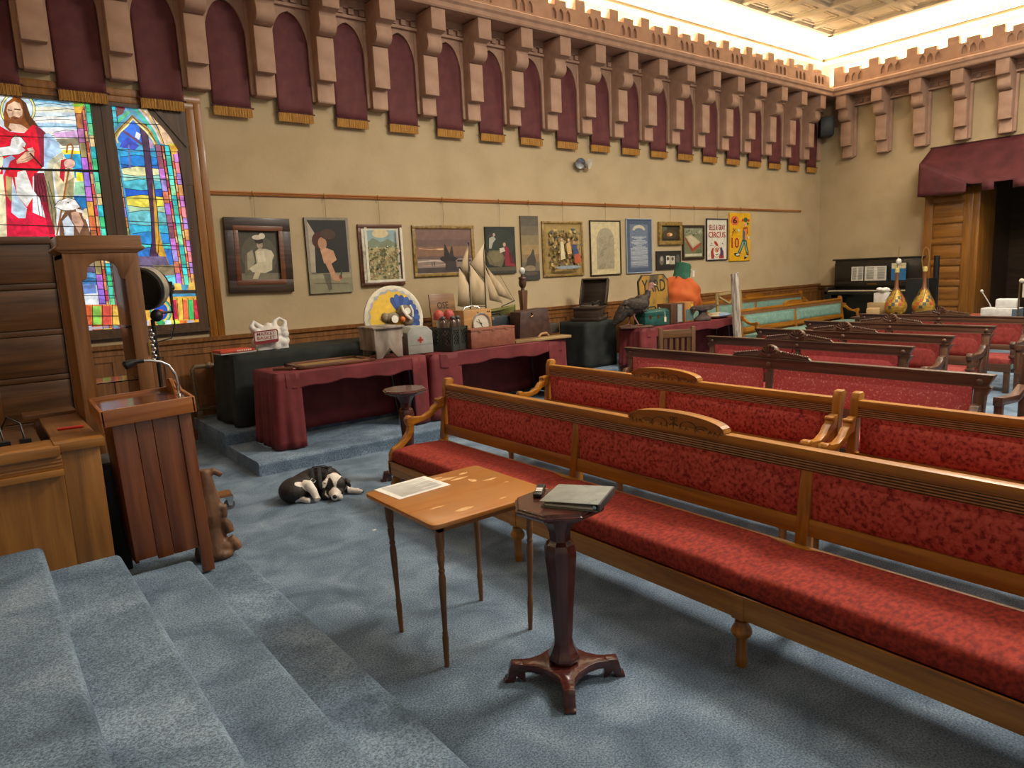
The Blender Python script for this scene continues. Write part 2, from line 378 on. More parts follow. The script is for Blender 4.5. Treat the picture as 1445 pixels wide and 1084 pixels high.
# brackets
def corbel_mesh():
    p = [(0, 0), (-.15, 0), (-.16, .02), (-.15, .04), (-.15, .25), (-.25, .25), (-.25, .75), (-.22, .765), (-.31, .772), (-.355, .795), (-.385, .84), (-.39, .88), (-.38, .93), (-.37, .965), (-.38, .995), (-.41, 1.012), (-.5, 1.02), (-.5, 1.29), (0, 1.29)]
    mb = MB(); mb.prism(p, -.11, .11, 'yz'); mb.box((-.15, -.085, .02), (.15, 0, 1.06))
    return mb.data('bracket', MAUVE, .006)
CM = corbel_mesh()
def ordn(n): return ['first','second','third','fourth','fifth','sixth','seventh','eighth','ninth','tenth','eleventh','twelfth','thirteenth','fourteenth','fifteenth','sixteenth','seventeenth','eighteenth'][n-1]
for i in range(-3, 18):
    x = XC0+SPC*(i-.5)
    o = obj('bracket', CM, MAUVE, loc=(x, YW, 3.99))
    if i <= 0: lab = ['mauve scrolled bracket above the window\'s right edge, left of the first banner beyond it', 'mauve scrolled bracket above the window mullion', 'mauve scrolled bracket above the shepherd figure in the window', 'mauve scrolled bracket at the left edge of the photo over the window'][-i]
    elif i == 18: lab = 'mauve scrolled bracket on the long wall between last banner and the corner'
    else: lab = 'mauve scrolled bracket just right of the %s fringed banner past the window' % ordn(i)
    tag(o, lab, 'bracket', 'brackets under the cornice of the long wall')
for i in range(10):
    y = 8.06-SPC*i
    o = obj('bracket', CM, MAUVE, loc=(XB, y, 3.99), rot=(0, 0, -PI/2))
    tag(o, 'mauve scrolled bracket on the piano wall, %s out from the corner' % ordn(i+1), 'bracket', 'brackets under the cornice of the far wall')
# banners
def banner_mesh(seed):
    rnd = random.Random(seed); ph = rnd.random()*6; am = .006+.01*rnd.random()
    f = MB().grid(lambda u, v: (-.22+.44*u, -am*math.sin(u*7+ph)*(1-v)*1.2-.004*math.sin(v*9+ph)-.012*(1-v), 1.16*v+.0), 14, 12)
    return f
for i in range(-3, 18):
    x = XC0+SPC*i
    if i < 0: lab = ['maroon fringed banner above the window\'s right-hand light', 'maroon fringed banner over the window mullion beside the shepherd', 'maroon fringed banner cut by the left edge above the haloed head'][-i-1]
    else: lab = 'maroon banner with gold fringe, %s one right of the window' % ordn(i+1)
    t = thing('banner', lab, 'banner', (x, YW-.035, 3.74), 0, 'fringed banners along the long wall')
    obj('cloth', banner_mesh(i), BANNERC, t, loc=(0, -.01, .11), solid=.004)
    obj('rod', MB().tube([(-.245, -.03, .112), (.245, -.03, .112)], .009, 8), col('4a1c22'), t)
    fr = MB()
    for k in range(44):
        xx = -.215+.43*k/43; d = .004*((k*7) % 3)
        fr.box((xx-.0048, -.034-d, .002*((k*5) % 4)), (xx+.0048, -.026, .107))
    obj('fringe', fr, GOLD, t)
# wainscot
def wains(m, x0, x1, step=.52):
    m.box((x0, YW-.02, 0), (x1, YW, 1.16)); m.prism([(YW-.02, 1.08), (YW-.045, 1.09), (YW-.045, 1.14), (YW-.07, 1.16), (YW-.075, 1.205), (YW, 1.205), (YW, 1.08)], x0, x1, 'yz')
    m.box((x0, YW-.045, 0), (x1, YW, .42)); m.box((x0, YW-.035, 1.02), (x1, YW, 1.09)); m.box((x0, YW-.035, .42), (x1, YW, .52))
    x = x0
    while x < x1: m.box((x, YW-.032, .45), (x+.11, YW, 1.05)); x += step
m = MB(); wains(m, -4, XB)
struct('baseboard_left', m, oakd('z'))
m = MB(); m.box((XB-.03, 5.45, 0), (XB, YW, 1.1)); m.prism([(XB-.03, 1.04), (XB-.07, 1.1), (XB-.075, 1.16), (XB, 1.16), (XB, 1.04)], 5.45, YW, 'xz')
for k in range(7): m.box((XB-.05, 8.6-k*.45-.1, .35), (XB, 8.6-k*.45, 1.06))
m.box((XB-.05, 5.45, 0), (XB, YW, .4))
struct('baseboard_back', m, darkp('z'))
# picture rail
m = MB(); m.prism([(YW, 2.85), (YW-.022, 2.852), (YW-.03, 2.868), (YW-.018, 2.876), (YW-.03, 2.886), (YW-.018, 2.9), (YW, 2.9)], 2.42, 15.3, 'yz')
struct('trim_7', m, wood('rail_wood', ['8f5c34', 'a8703f', 'b98254'], 'x', 3))
# ---- stained-glass window
m = MB()
FX = 2.2
for a, b, d in (((FX+.06, YW-.02, 1.2), (FX+.155, YW, 3.79), 0), ((FX+.15, YW-.028, 1.2), (FX+.23, YW, 3.86), 0), ((-.9, YW-.02, 3.785), (FX+.155, YW, 3.855), 0), ((-.9, YW-.029, 3.852), (FX+.23, YW, 3.93), 0)): m.box(a, b)
win = struct('window_1', m, oakm('z'), .006)
m = MB()
m.box((-.7, YW-.01, WZ0-.1), (2.26, YW+.12, WZ0+.045)); m.box((-.7, YW-.012, 3.745), (2.26, YW+.1, 3.8)); m.box((2.155, YW-.008, WZ0+.04), (2.265, YW+.1, 3.75))
# mullion and raked corner boards
mu = [onY(133, 146, YW), onY(150, 148, YW), onY(207, 332, YW), onY(180, 332, YW)]
m.box((1.33, YW-.006, WZ0+.04), (1.52, YW+.1, 3.75)); m.box((1.42, YW-.014, WZ0+.04), (1.44, YW+.08, 3.75))
m.prism([(2.26, 2.95), (2.26, 3.8), (1.83, 3.8), (1.9, 3.7), (2.06, 3.5), (2.14, 3.34), (2.155, 2.95)], YW-.0135, YW+.02, 'xz')
m.bar((1.95, YW-.018, 3.76), (2.25, YW-.018, 3.38), .02, .05)
m.box((-.7, YW-.06, WZ0-.06), (2.26, YW, WZ0-.02))
obj('window_frame', m, wood('umber_oak', ['3f2a15', '4f361d', '5f4426'], 'z'), win)
# glass drawn on the plane of the window; coordinates surveyed from the photograph
GY = YW+.05; GS = 1.0
gm = MB(); gmats = []; gi = {}; gk = [0]
def gl(h, pts, s=None):
    key = (h, s)
    if key not in gi:
        gi[key] = len(gmats); gmats.append(glow(h, s or GS) if h != 'lead' else col('16120e'))
    gk[0] += 1
    P = [onY(x, y, GY) for x, y in pts]
    gm.add([(p.x, GY-.00005*gk[0], p.z) for p in P], [tuple(range(len(P)))], gi[key])
def lead(pts, w=1.0): gl('lead', ln(pts, w))
# left light: sky, hills, water
gl('dfeaf4', [(-70, 126), (100, 137), (128, 144), (158, 340), (20, 480), (-70, 480)])
for i in range(11):
    y = 146+i*7.5
    gl(['b9d9ee', 'f3eccb', 'cfe6f4', 'f7f4e6', 'a9cdea', 'e9e3f2', 'f6efd0'][i % 7], [(40, y-2), (72, y-5+(i % 3)*2), (110, y), (112, y+6), (80, y+4), (42, y+5)])
    lead([(44, y+3), (70, y+(i % 3)*2), (95, y+3-(i % 2)*3), (112, y+2)], .7)
gl('7fc3ea', [(40, 138), (66, 134), (98, 141), (101, 146), (78, 146), (44, 143)]); lead([(42, 144), (60, 139), (98, 147)], .8)
gl('d7a9d8', [(73, 188), (110, 184), (112, 195), (80, 194)]); gl('8d8268', [(78, 196), (113, 195), (114, 205), (88, 206)])
gl('f2cf3a', [(86, 211), (114, 213), (116, 219), (90, 218)]); gl('2aa0cf', [(90, 218), (116, 217), (119, 250), (100, 252)]); gl('1674b8', [(98, 240), (118, 236), (119, 243), (99, 250)])
gl('f4dd2a', [(107, 243), (119, 244), (121, 256), (108, 256)]); gl('8fc49a', [(106, 257), (121, 256), (123, 275), (104, 275)]); gl('1f6fa8', [(103, 276), (124, 276), (126, 300), (110, 296)])
# halo, head, hair
gl('f0dc7a', ell(25, 155, 25, 25, 24)); gl('cfe4f2', ell(25, 155, 22.5, 22.5, 24)); lead(ell(25, 155, 25, 25, 25)+[(50, 155)], .9); lead(ell(25, 155, 21.5, 22, 25)+[(46, 155)], .7)
gl('8a4a1c', [(6, 178), (5, 160), (8, 146), (18, 138), (28, 138), (37, 146), (43, 164), (54, 178), (44, 184), (30, 178), (14, 186)])
gl('5a3216', [(30, 140), (37, 146), (43, 164), (54, 178), (46, 184), (36, 170)])
gl('e2b796', [(11, 148), (20, 143), (28, 146), (32, 156), (31, 166), (25, 174), (18, 172), (12, 164), (9, 156)])
gl('8c4f2a', [(14, 166), (19, 164), (27, 166), (31, 163), (30, 171), (25, 176), (19, 174)]); gl('6a3a22', [(20, 166), (26, 166), (25, 168), (20, 168)])
gl('5a3a26', ln([(11, 155), (17, 156)], 1.6)); gl('5a3a26', ln([(20, 154), (29, 155)], 1.8)); gl('c89470', ln([(18, 156), (18, 163)], 1.4))
gl('e6bda0', [(14, 174), (30, 176), (42, 184), (34, 187), (18, 185), (12, 180)])
# robe
gl('e0142e', [(-70, 182), (0, 178), (14, 186), (34, 188), (46, 176), (56, 180), (66, 190), (60, 236), (46, 250), (46, 300), (78, 336), (8, 338), (-10, 338), (-70, 338)])
gl('8a2036', [(50, 178), (56, 180), (67, 190), (62, 236), (58, 234), (54, 200)]); gl('7a1e30', [(48, 244), (62, 244), (74, 300), (76, 310), (66, 310), (56, 280), (48, 270)])
gl('a8c4e2', [(62, 190), (68, 187), (78, 196), (88, 213), (70, 226), (66, 240), (62, 236), (62, 210)]); gl('b9b79a', [(70, 226), (88, 214), (90, 222), (78, 230), (74, 240), (66, 240)])
gl('d8c9a0', [(76, 232), (92, 222), (104, 240), (106, 256), (100, 285), (84, 285), (78, 262)]); gl('9c9068', [(92, 258), (104, 250), (104, 276), (96, 300), (86, 300), (90, 270)])
gl('8f8560', [(62, 240), (74, 242), (80, 300), (78, 330), (72, 320), (66, 270)])
for i in range(6): lead([(48+i*4, 246+i*2), (54+i*4.6, 290), (60+i*4.2, 336)], .8)
gl('d3123a', [(8, 278), (16, 288), (30, 308), (46, 300), (70, 310), (80, 337), (10, 339)], 1.1); gl('a60f30', [(58, 285), (66, 285), (78, 330), (70, 330)])
# sleeves and white sash
gl('e7e3da', [(20, 244), (36, 240), (44, 262), (48, 276), (38, 292), (24, 276)]); gl('bcd4ee', [(17, 250), (24, 276), (38, 294), (36, 308), (26, 308), (16, 300)]); gl('a89860', [(8, 248), (16, 250), (17, 286), (9, 276)])
gl('efe0b6', [(-40, 205), (-4, 206), (6, 226), (-2, 250), (-40, 250)]); gl('9fb6d6', [(4, 225), (16, 219), (22, 224), (8, 240), (4, 250)]); gl('e7d9ae', [(-40, 250), (4, 246), (8, 282), (10, 338), (-40, 338)])
gl('d8162e', [(14, 228), (24, 222), (26, 232), (24, 250), (12, 250), (10, 240)]); gl('c11a30', [(86, 226), (94, 224), (92, 240), (90, 258), (84, 250)])
# lamb in arms
gl('f1eee6', [(-12, 210), (14, 206), (16, 196), (22, 191), (30, 194), (37, 203), (35, 208), (30, 206), (36, 212), (26, 218), (4, 220), (-12, 222)]); gl('c9c2b4', [(22, 198), (27, 196), (28, 203), (24, 205)])
lead([(-12, 210), (14, 206), (16, 196), (22, 191), (30, 194), (37, 203), (35, 208)], .8); lead([(-12, 222), (6, 220), (28, 218)], .8)
# hands, crook
gl('dba98a', [(23, 226), (36, 214), (48, 212), (48, 222), (38, 229), (24, 231)]); gl('e8c2a8', [(38, 210), (46, 208), (49, 214), (42, 216)]); lead([(23, 226), (36, 214), (48, 213)], .7); lead([(30, 226), (46, 219)], .5); lead([(31, 229), (47, 222)], .5)
gl('9a5a22', ln([(94, 216), (95, 206), (100, 203), (103, 208), (100, 226), (95, 250), (88, 290), (80, 332)], 2.6)); gl('d7a898', ell(98, 231, 8.5, 7, 14)); lead(ell(98, 231, 8.5, 7, 14)+[(106.5, 231)], .6); gl('3a2010', ln([(42, 216), (60, 236)], 2.2))
# sheep
gl('6f4a34', [(84, 338), (84, 312), (92, 298), (100, 290), (114, 292), (124, 318), (130, 338)]); gl('c9d2dc', [(88, 312), (96, 304), (104, 318), (104, 334), (92, 336)]); gl('c89a80', [(100, 300), (110, 298), (118, 316), (112, 330), (102, 312)])
gl('efe4da', [(77, 291), (82, 284), (96, 279), (106, 282), (113, 292), (104, 296), (94, 297), (88, 296), (79, 294)]); gl('e6d4c8', [(106, 294), (114, 296), (120, 299), (117, 301), (108, 299)]); gl('d9c7a0', ell(121, 302, 5, 8, 12)); gl('40302a', ell(96, 286, 1.6, .9, 8))
lead([(77, 291), (82, 284), (96, 279), (106, 282), (113, 292)], .8); lead([(77, 292), (88, 297), (96, 298)], .8)
# landscape at the foot of the left light
for i, h in enumerate(['7a9ad8', '4a8ac8', '8ab8e0', '5aa0b8', '8a7a6a', '6a5a7a', '5a9ad0', '3a7ab0']):
    gl(h, [(90, 338+i*8), (128, 336+i*8), (152, 340+i*8), (160, 348+i*8), (130, 346+i*8), (92, 347+i*8)]); lead([(92, 338+i*8), (128, 336+i*8), (158, 342+i*8)], .8)
# bands framing the left light
def band(xa, ya, xb, yb, w, cols, n):
    for i in range(n):
        f0, f1 = i/n, (i+1)/n
        a, b = (xa+(xb-xa)*f0, ya+(yb-ya)*f0), (xa+(xb-xa)*f1, ya+(yb-ya)*f1)
        gl(cols[i % len(cols)], [(a[0]-w/2, a[1]), (a[0]+w/2, a[1]), (b[0]+w/2, b[1]), (b[0]-w/2, b[1])]); lead([(a[0]-w/2, a[1]), (a[0]+w/2, a[1])], .8)
    for s in (-1, 1): lead([(xa+s*w/2, ya), (xb+s*w/2, yb)], .9)
band(108, 140, 150, 470, 9, ['c96a3a', 'a8643c', 'a86a9a', '9a8a5a', 'b46ad0', '8a6ad0', 'c070d0', 'e0a040'], 16)
band(115.5, 140, 157, 470, 4, ['d84a30', 'e87a4a', 'd8305a', 'e8a060'], 22)
band(122.5, 142, 164, 470, 7, ['3cc27a', '4ad0b0', '7ae09a', 'e8c890', '30c0c8'], 20)
band(129, 144, 171, 470, 4.5, ['d03a30', 'e05a8a', 'e88a70', 'c82a6a'], 20)
gl('e8a83a', [(103, 150), (118, 150), (114, 160), (106, 160)]); gl('8ac040', [(101, 147), (119, 147), (116, 151), (104, 151)])
# lower zone of the left light (seen through the display case)
gl('d8783a', [(20, 430), (172, 430), (176, 472), (20, 474)]); 
for i, h in enumerate(['f0a030', 'c8582a', '4ab850', 'e8c040', 'd05a30', '8ac850', 'c84a3a', 'f0b850']):
    gl(h, [(60+i*14, 432), (72+i*14, 432), (73+i*14, 458), (61+i*14, 458)]); lead([(60+i*14, 430), (61+i*14, 472)], 1)
    gl(['c8c0f0', 'e05a20', 'e8d040', '8a6ad0'][i % 4], [(61+i*14, 460), (73+i*14, 460), (73+i*14, 470), (61+i*14, 470)])
for y in (397, 417, 446, 459): lead([(20, y), (176, y)], 1.2)
gl('6a8ac8', [(100, 402), (134, 400), (136, 414), (102, 416)])
for y, w in ((194, 1.1), (240, 3.4), (277, 1.1), (319, 1.2), (345, 1), (375, 1.2)): lead([(-70, y-4), (60, y), (158, y+2)], w)
# right light: landscape
gl('4a9ac0', [(154, 146), (196, 150), (226, 180), (246, 212), (276, 400), (281, 455), (190, 458), (180, 400)])
yy = [212, 222, 232, 238, 246, 256, 266, 278, 290, 300, 316, 330, 342, 352, 372]
cc = ['2f9fd0', '1f7ac8', '2060b8', 'd8d6a0', '8fc8b8', '4ab0c0', '1f5ac8', 'f0d850', 'a8c8a0', '6ac0c8', '38b0d0', '2a8ad0', '40c0c0', '2c70c0', '6a8a50']
for i in range(14):
    x0, x1 = 166+(yy[i]-210)*.17, 222+(yy[i]-210)*.2
    gl(cc[i], [(x0, yy[i]), (x0+22, yy[i]+3*(-1)**i), (x1, yy[i]+1), (x1+2, yy[i+1]+1), (x0+25, yy[i+1]+3*(-1)**(i+1)), (x0+2, yy[i+1])]); lead([(x0, yy[i]), (x0+22, yy[i]+3*(-1)**i), (x1, yy[i]+1)], .8)
gl('2a6ad8', [(168, 186), (184, 172), (192, 172), (210, 196), (206, 204), (186, 202), (172, 204), (166, 198)]); gl('3a4ab8', [(172, 200), (180, 194), (196, 206), (190, 212), (168, 208)]); gl('c8a8d8', [(206, 192), (216, 202), (216, 210), (206, 208)]); gl('e8e4f0', [(192, 186), (198, 190), (196, 198), (190, 194)])
gl('6a6aa0', ln([(181, 204), (183, 238)], 2.4))
gl('4a2a4a', [(196, 174), (206, 176), (211, 212), (216, 255), (222, 300), (224, 340), (222, 366), (210, 366), (214, 340), (212, 300), (206, 250), (202, 212)]); gl('6a3a5a', ln([(172, 184), (200, 204)], 3)); gl('c8952a', [(215, 256), (220, 290), (223, 320), (230, 350), (238, 372), (230, 370), (220, 355), (218, 320), (216, 285)])
lead([(196, 174), (202, 212), (206, 250), (212, 300), (214, 340), (210, 366)], .9); lead([(206, 176), (211, 212), (216, 255), (222, 300), (224, 340), (222, 366)], .9)
gl('6a5a7a', [(186, 362), (234, 362), (246, 396), (190, 398)]); gl('8a7a5a', [(214, 374), (244, 374), (247, 388), (222, 388)]); gl('6ad0d8', [(226, 390), (246, 388), (247, 400), (230, 402)])
# arch
gl('b08a3a', ln([(158, 202), (161, 194), (168, 184), (178, 175), (186, 165), (195, 174), (208, 184), (217, 196), (219, 206)], 6)); gl('f0dc90', ln([(166, 202), (164, 196), (169, 187), (180, 177), (187, 168), (195, 176), (206, 186), (215, 198), (218, 204)], 2.2))
gl('3ab89a', ln([(190, 154), (202, 168), (216, 184), (222, 200)], 5)); gl('50c080', ln([(160, 178), (170, 168), (182, 158)], 5)); gl('e8c8d0', ln([(190, 148), (206, 166), (220, 186), (227, 203)], 2.6)); gl('d8a840', ln([(194, 149), (210, 166), (224, 188), (230, 204)], 2.2))
gl('f0c098', [(207, 149), (224, 170), (234, 186), (244, 202), (246, 206), (232, 205), (222, 180), (205, 158)]); gl('6a2a2a', [(164, 146), (176, 146), (174, 160), (164, 166)]); gl('7a1c2c', [(163, 143), (176, 144), (176, 156), (163, 152)])
lead([(205, 150), (222, 180), (232, 206)], .9); lead([(186, 164), (195, 173), (208, 183), (219, 200)], .9); lead([(186, 164), (172, 178), (160, 192), (157, 204)], .9)
# bands of the right light
band(153, 143, 190, 440, 4, ['9ac850', '50b8d0', '8ad0a0'], 14); band(159, 145, 163, 178, 6, ['30c0d0', '40b0c0'], 3)
band(161, 206, 181, 336, 5, ['d87a70', '8a7ad0', 'c87a40', '8a9a60', 'c8a080'], 9)
band(222, 205, 253, 402, 8, ['9a5a7a', '8a4a5a', 'c878d0', '9a8ad0', 'e07a5a', 'b06ad8'], 12)
band(228.5, 206, 258, 402, 3.2, ['e05a30', 'e8a070', 'd8305a'], 20); band(234.5, 206, 263, 402, 7, ['30c8c8', '40b8a0', '3ad8d8', '60e0c0', '8ad8a0'], 14)
band(240.5, 206, 268, 402, 3.2, ['e05a30', 'e8b070'], 18); band(246.5, 214, 273, 402, 6.5, ['c878c8', 'd8808a', 'b088d8', 'e8a060'], 12); band(252, 214, 278, 402, 3, ['c8a030', 'e08a20', '8aa840'], 26)
gl('f0a830', [(238, 206), (250, 207), (248, 218), (241, 218)]); gl('e8d040', [(236, 203), (252, 204), (250, 207), (238, 206)])
gl('f0b850', [(245, 400), (254, 400), (256, 410), (243, 410)]); gl('f0b850', [(266, 399), (276, 399), (279, 410), (264, 410)]); gl('3a3028', [(190, 410), (280, 409), (281, 414), (190, 416)])
gl('f0b040', [(196, 420), (282, 418), (288, 455), (200, 460)])
for i, h in enumerate(['d83a30', 'f0b040', 'c8204a', 'e8b848', 'e06a40', '3ab860', 'd8304a']):
    x = 226+i*7.6; gl(h, [(x, 423), (x+6.6, 423), (x+9, 450), (x+2, 451)]); lead([(x, 421), (x+2, 452)], .9)
gl('40b0a8', ell(226, 440, 15, 18, 18)); gl('d8c040', ell(226, 440, 12.5, 15, 18)); gl('2050b8', ell(226, 440, 10, 12, 18)); gl('d84a30', ell(226, 442, 5, 6, 10)); lead(ell(226, 440, 15, 18, 18)+[(241, 440)], .9)
for i in range(8): gl(['c8c8d8', 'f0a030', '3a9a5a', 'c8e0e8', 'b8d040', 'e07030'][i % 6], [(200+i*10.5, 452), (209+i*10.5, 452), (210+i*10.5, 459), (201+i*10.5, 460)])
for y in (176, 214, 253, 282, 315, 347, 377): lead([(152+(y-150)*.12, y-3), (200+(y-150)*.2, y), (246+(y-200)*.16, y+1)], 1)
P0 = [onY(x, y, GY) for x, y in ((-10, 120),)]
gm.box((-.7, GY+.01, WZ0), (2.24, GY+.02, 3.79), 0)
obj('stained_glass', gm, gmats, win)
# second mullion strip hides nothing: plain lead border of the glass
# ------------------------------------------------------------------ benches (local: length along x, front towards -y)
def cushion(x0, x1, yf, yb, z0, z1, crown=.02, nx=10):
    """upholstered seat: rounded front edge, slight crown"""
    m = MB(); r = .035
    prof = [(yb, z0), (yf, z0), (yf-.008, z0+(z1-z0)*.45)]+[(yf+r-r*math.cos(t), z1-r+r*math.sin(t)) for t in (0, .35, .8, 1.2, PI/2)]+[(yf+(yb-yf)*.45, z1+crown*.6), (yb-.02, z1), (yb, z1-.02)]
    n = len(prof); vs = []
    for i in range(nx+1):
        e = .02 if i in (0, nx) else 0
        x = x0+(x1-x0)*i/nx
        for (y, z) in prof: vs.append((x, y+(e*.3 if y < 0 else -e*.3), z-(e if z > z0+.04 else 0)))
    fs = [(i*n+j, i*n+(j+1)%n, (i+1)*n+(j+1)%n, (i+1)*n+j) for i in range(nx) for j in range(n)]+[tuple(range(n)), tuple(range(nx*n, nx*n+n))[::-1]]
    return m.add(vs, fs)
def pad(x0, x1, z0, z1, y, tilt, th=.035):
    """padded back panel, pillowed towards -y"""
    m = MB()
    def fn(u, v):
        k = (1-abs(2*u-1)**12)*(1-abs(2*v-1)**4)
        return (x0+(x1-x0)*u, y+tilt*v-th*k-.004, z0+(z1-z0)*v)
    m.grid(fn, 28, 10); m.box((x0, y+.0, z0), (x1, y+.012, z1))
    return m
def yt(z): return .245+(z-.45)*.135       # back plane leans away
def oak_bench(name, label, nsec, L, fabric, seatm, crest, W=oak, carve=True, group=None, arms=(1, 1), tall=0):
    t = thing(name, label, 'bench', group=group)
    half = nsec*L/2; e = half
    xs = [-half+L*i for i in range(nsec+1)]
    m = MB(); m.box((-e, -.272, .24), (e, -.235, .352)); m.box((-e, -.276, .335), (e, -.232, .352))
    obj('front_rail', m, W('x'), t, .004)
    m = MB()
    for x in xs[1:-1]: m.box((x-.03, -.278, .236), (x+.03, -.23, .352))
    m.box((-e-.015, -.272, .24), (-e+.03, .27, .35)); m.box((e-.03, -.272, .24), (e+.015, .27, .35)); m.box((-e, .2, .36), (e, .245, .44))
    obj('seat_frame', m, W('x'), t, .004)
    for i in range(nsec):
        obj('seat', cushion(xs[i]+(.0 if i else .012), xs[i+1]-(.0 if i < nsec-1 else .012), -.255, .21, .345, .455, .02, 12), seatm, t)
    # back
    m = MB()
    def slab(z0, z1, o0, th): m.add([(x, yt(z)+o, z) for x in (-e, e) for z in (z0, z1) for o in (o0, o0+th)], [(0,1,3,2),(4,6,7,5),(0,4,5,1),(2,3,7,6),(0,2,6,4),(1,5,7,3)])
    slab(.485, .568, .0, .04); obj('lower_rail', m, W('x'), t, .004)
    m = MB(); slab(.79, .898, -.005, .045); slab(.862, .90, -.016, .062)
    tr = obj('top_rail', m, W('x'), t, .003); m = MB()
    for k in range(4): m.tube([(-e, yt(.805+k*.0125)-.006, .805+k*.0125), (e, yt(.805+k*.0125)-.006, .805+k*.0125)], .0036, 6)
    obj('reeding', m, REED, tr); m = MB(); slab(.798, .8495, -.0068, .004); obj('groove', m, GROOVE, tr)
    for i in range(nsec):
        obj('back_panel', pad(xs[i]+.032+(.02 if i == 0 else 0), xs[i+1]-.032-(.02 if i == nsec-1 else 0), .562, .796, yt(.562)+.018, .03), fabric, t)
    for x in xs[1:-1]:
        m = MB(); m.bar((x, yt(.43)+.015, .43), (x, yt(.79)+.015, .79), .062, .045, 0, (0, 1, 0)); m.bar((x, .28, .0), (x, yt(.5)+.04, .5), .05, .05, 0, (0, 1, 0))
        obj('stile', m, W('z'), t, .004)
    for s in (-1, 1):
        x = s*(e-.004)
        m = MB()
        pr = [(yt(.4)-.02, .36), (yt(.4)+.04, .36), (yt(.8)+.045, .80), (yt(.9)+.06, .9), (yt(.93)+.065, .93), (yt(.95)+.04, .95), (yt(.945)-.005, .945), (yt(.9)-.022, .90), (yt(.8)-.012, .8)]
        m.prism(pr, x-.027, x+.027, 'yz'); m.bar((x, .31, 0), (x, yt(.4)+.01, .4), .05, .055, 0, (0, 1, 0))
        obj('post', m, W('z'), t, .006)
        if not arms[0 if s < 0 else 1]: continue
        a = [(.275, .80), (.235, .795), (.225, .775), (.2, .765), (.19, .745), (.165, .735), (.13, .695), (.06, .665), (-.03, .672), (-.055, .688), (-.085, .685), (-.1, .66), (-.095, .625), (-.08, .6), (-.09, .56), (-.12, .52), (-.17, .475), (-.235, .445), (-.26, .40), (-.262, .35), (-.22, .35), (-.2, .41), (-.13, .455), (-.07, .505), (-.04, .56), (-.035, .61), (.04, .625), (.13, .645), (.19, .69), (.26, .71)]
        m = MB(); m.prism(a, x-.026, x+.026, 'yz'); m.tube([(x-.03, .215, .775), (x+.03, .215, .775)], .018, 10); m.tube([(x-.03, -.07, .655), (x+.03, -.07, .655)], .03, 12)
        obj('arm', m, W('y'), t, .005)
    if crest:
        m = MB(); w = .335; y = yt(.9)
        arc = [(w*math.cos(i*PI/16), .9+.068*math.sin(i*PI/16)**.8) for i in range(17)]
        m.prism([(w, .86)]+arc+[(-w, .86)], y-.014, y+.042, 'xz')
        for i in range(16): m.bar((arc[i][0], y+.01, arc[i][1]+.004), (arc[i+1][0], y+.01, arc[i+1][1]+.004), .066, .012)
        c = obj('crest', m, W('x'), t)
        if carve:
            m = MB()
            def cv(p, r=.0028): m.tube([(a, y-.0155, b) for a, b in p], r, 5)
            for s in (-1, 1):
                cv([(s*q, z) for q, z in ell(.1, .905, .055, .03, 12, 0, 4.6)]); cv([(s*q, z) for q, z in ell(.19, .897, .045, .024, 12, .5, 5.4)])
                cv([(s*q, z) for q, z in ell(.19, .897, .02, .011, 8, 0, 5)]); cv([(s*.2, .88), (s*.26, .9), (s*.3, .885)]); cv([(s*.0, .87), (s*.07, .882), (s*.14, .872)])
                for q in (.04, .08, .15, .235, .27, .3): cv([(s*q, .88), (s*(q+.012), .905)], .004); cv([(s*q, .895), (s*(q+.028), .89)], .0035)
                cv([(s*q, z) for q, z in ell(.014, .94, .011, .011, 9, 0, 6)])
            cv([(-.0, .87), (0, .925)], .004); cv([(-.03, .9), (0, .915), (.03, .9)], .004)
            obj('carving', m, wood('incised', ['4a2c0c', '5f3c14', '704a1c'], 'x'), c)
    for i, x in enumerate(xs):
        x = x+(.05 if i == 0 else -.05 if i == nsec else 0)
        obj('leg', MB().lathe([(.022, .24), (.022, .225), (.03, .22), (.03, .205), (.04, .19), (.046, .175), (.046, .165), (.038, .15), (.026, .145), (.024, .12), (.023, .05), (.026, .045), (.026, .03), (.022, .0)][::-1], (x, -.24, 0), 18), W('z'), t)
    return t
def place(t, x, y, rz, z=0): t.location = (x, y, z); t.rotation_euler = (0, 0, rz); return t
QR = -PI/2
place(oak_bench('oak_bench', 'long golden-oak bench in front row with crushed red velvet and carved arched crest', 3, 1.61, VELVET, SEATV, True), 2.785, 2.5, QR)
place(oak_bench('oak_bench', 'shorter golden-oak red velvet bench with carved crest, behind the long front bench', 2, 1.43, VELVET, SEATV, True, group=None), 4.08, 3.65, QR)
place(oak_bench('oak_bench', 'golden-oak red velvet bench without visible crest, at right edge of second row', 2, 1.43, VELVET, SEATV, True), 4.08, .68, QR)
place(oak_bench('oak_bench', 'teal-cushioned oak bench standing before the piano', 2, 1.87, TEAL, TEAL, True, oak, False), 13.05, 7.25, 0, .03)
place(oak_bench('oak_bench', 'teal-cushioned oak bench against the long wall, behind another teal bench', 2, 1.87, TEAL, TEAL, True, oak, False), 13.4, 8.36, 0, R_)
place(oak_bench('oak_bench', 'teal oak bench against the wall mostly hidden by the orange pumpkin costume', 1, 1.5, TEAL, TEAL, False, oak, False), 10.55, 8.2, 0, 2*R_-.1)
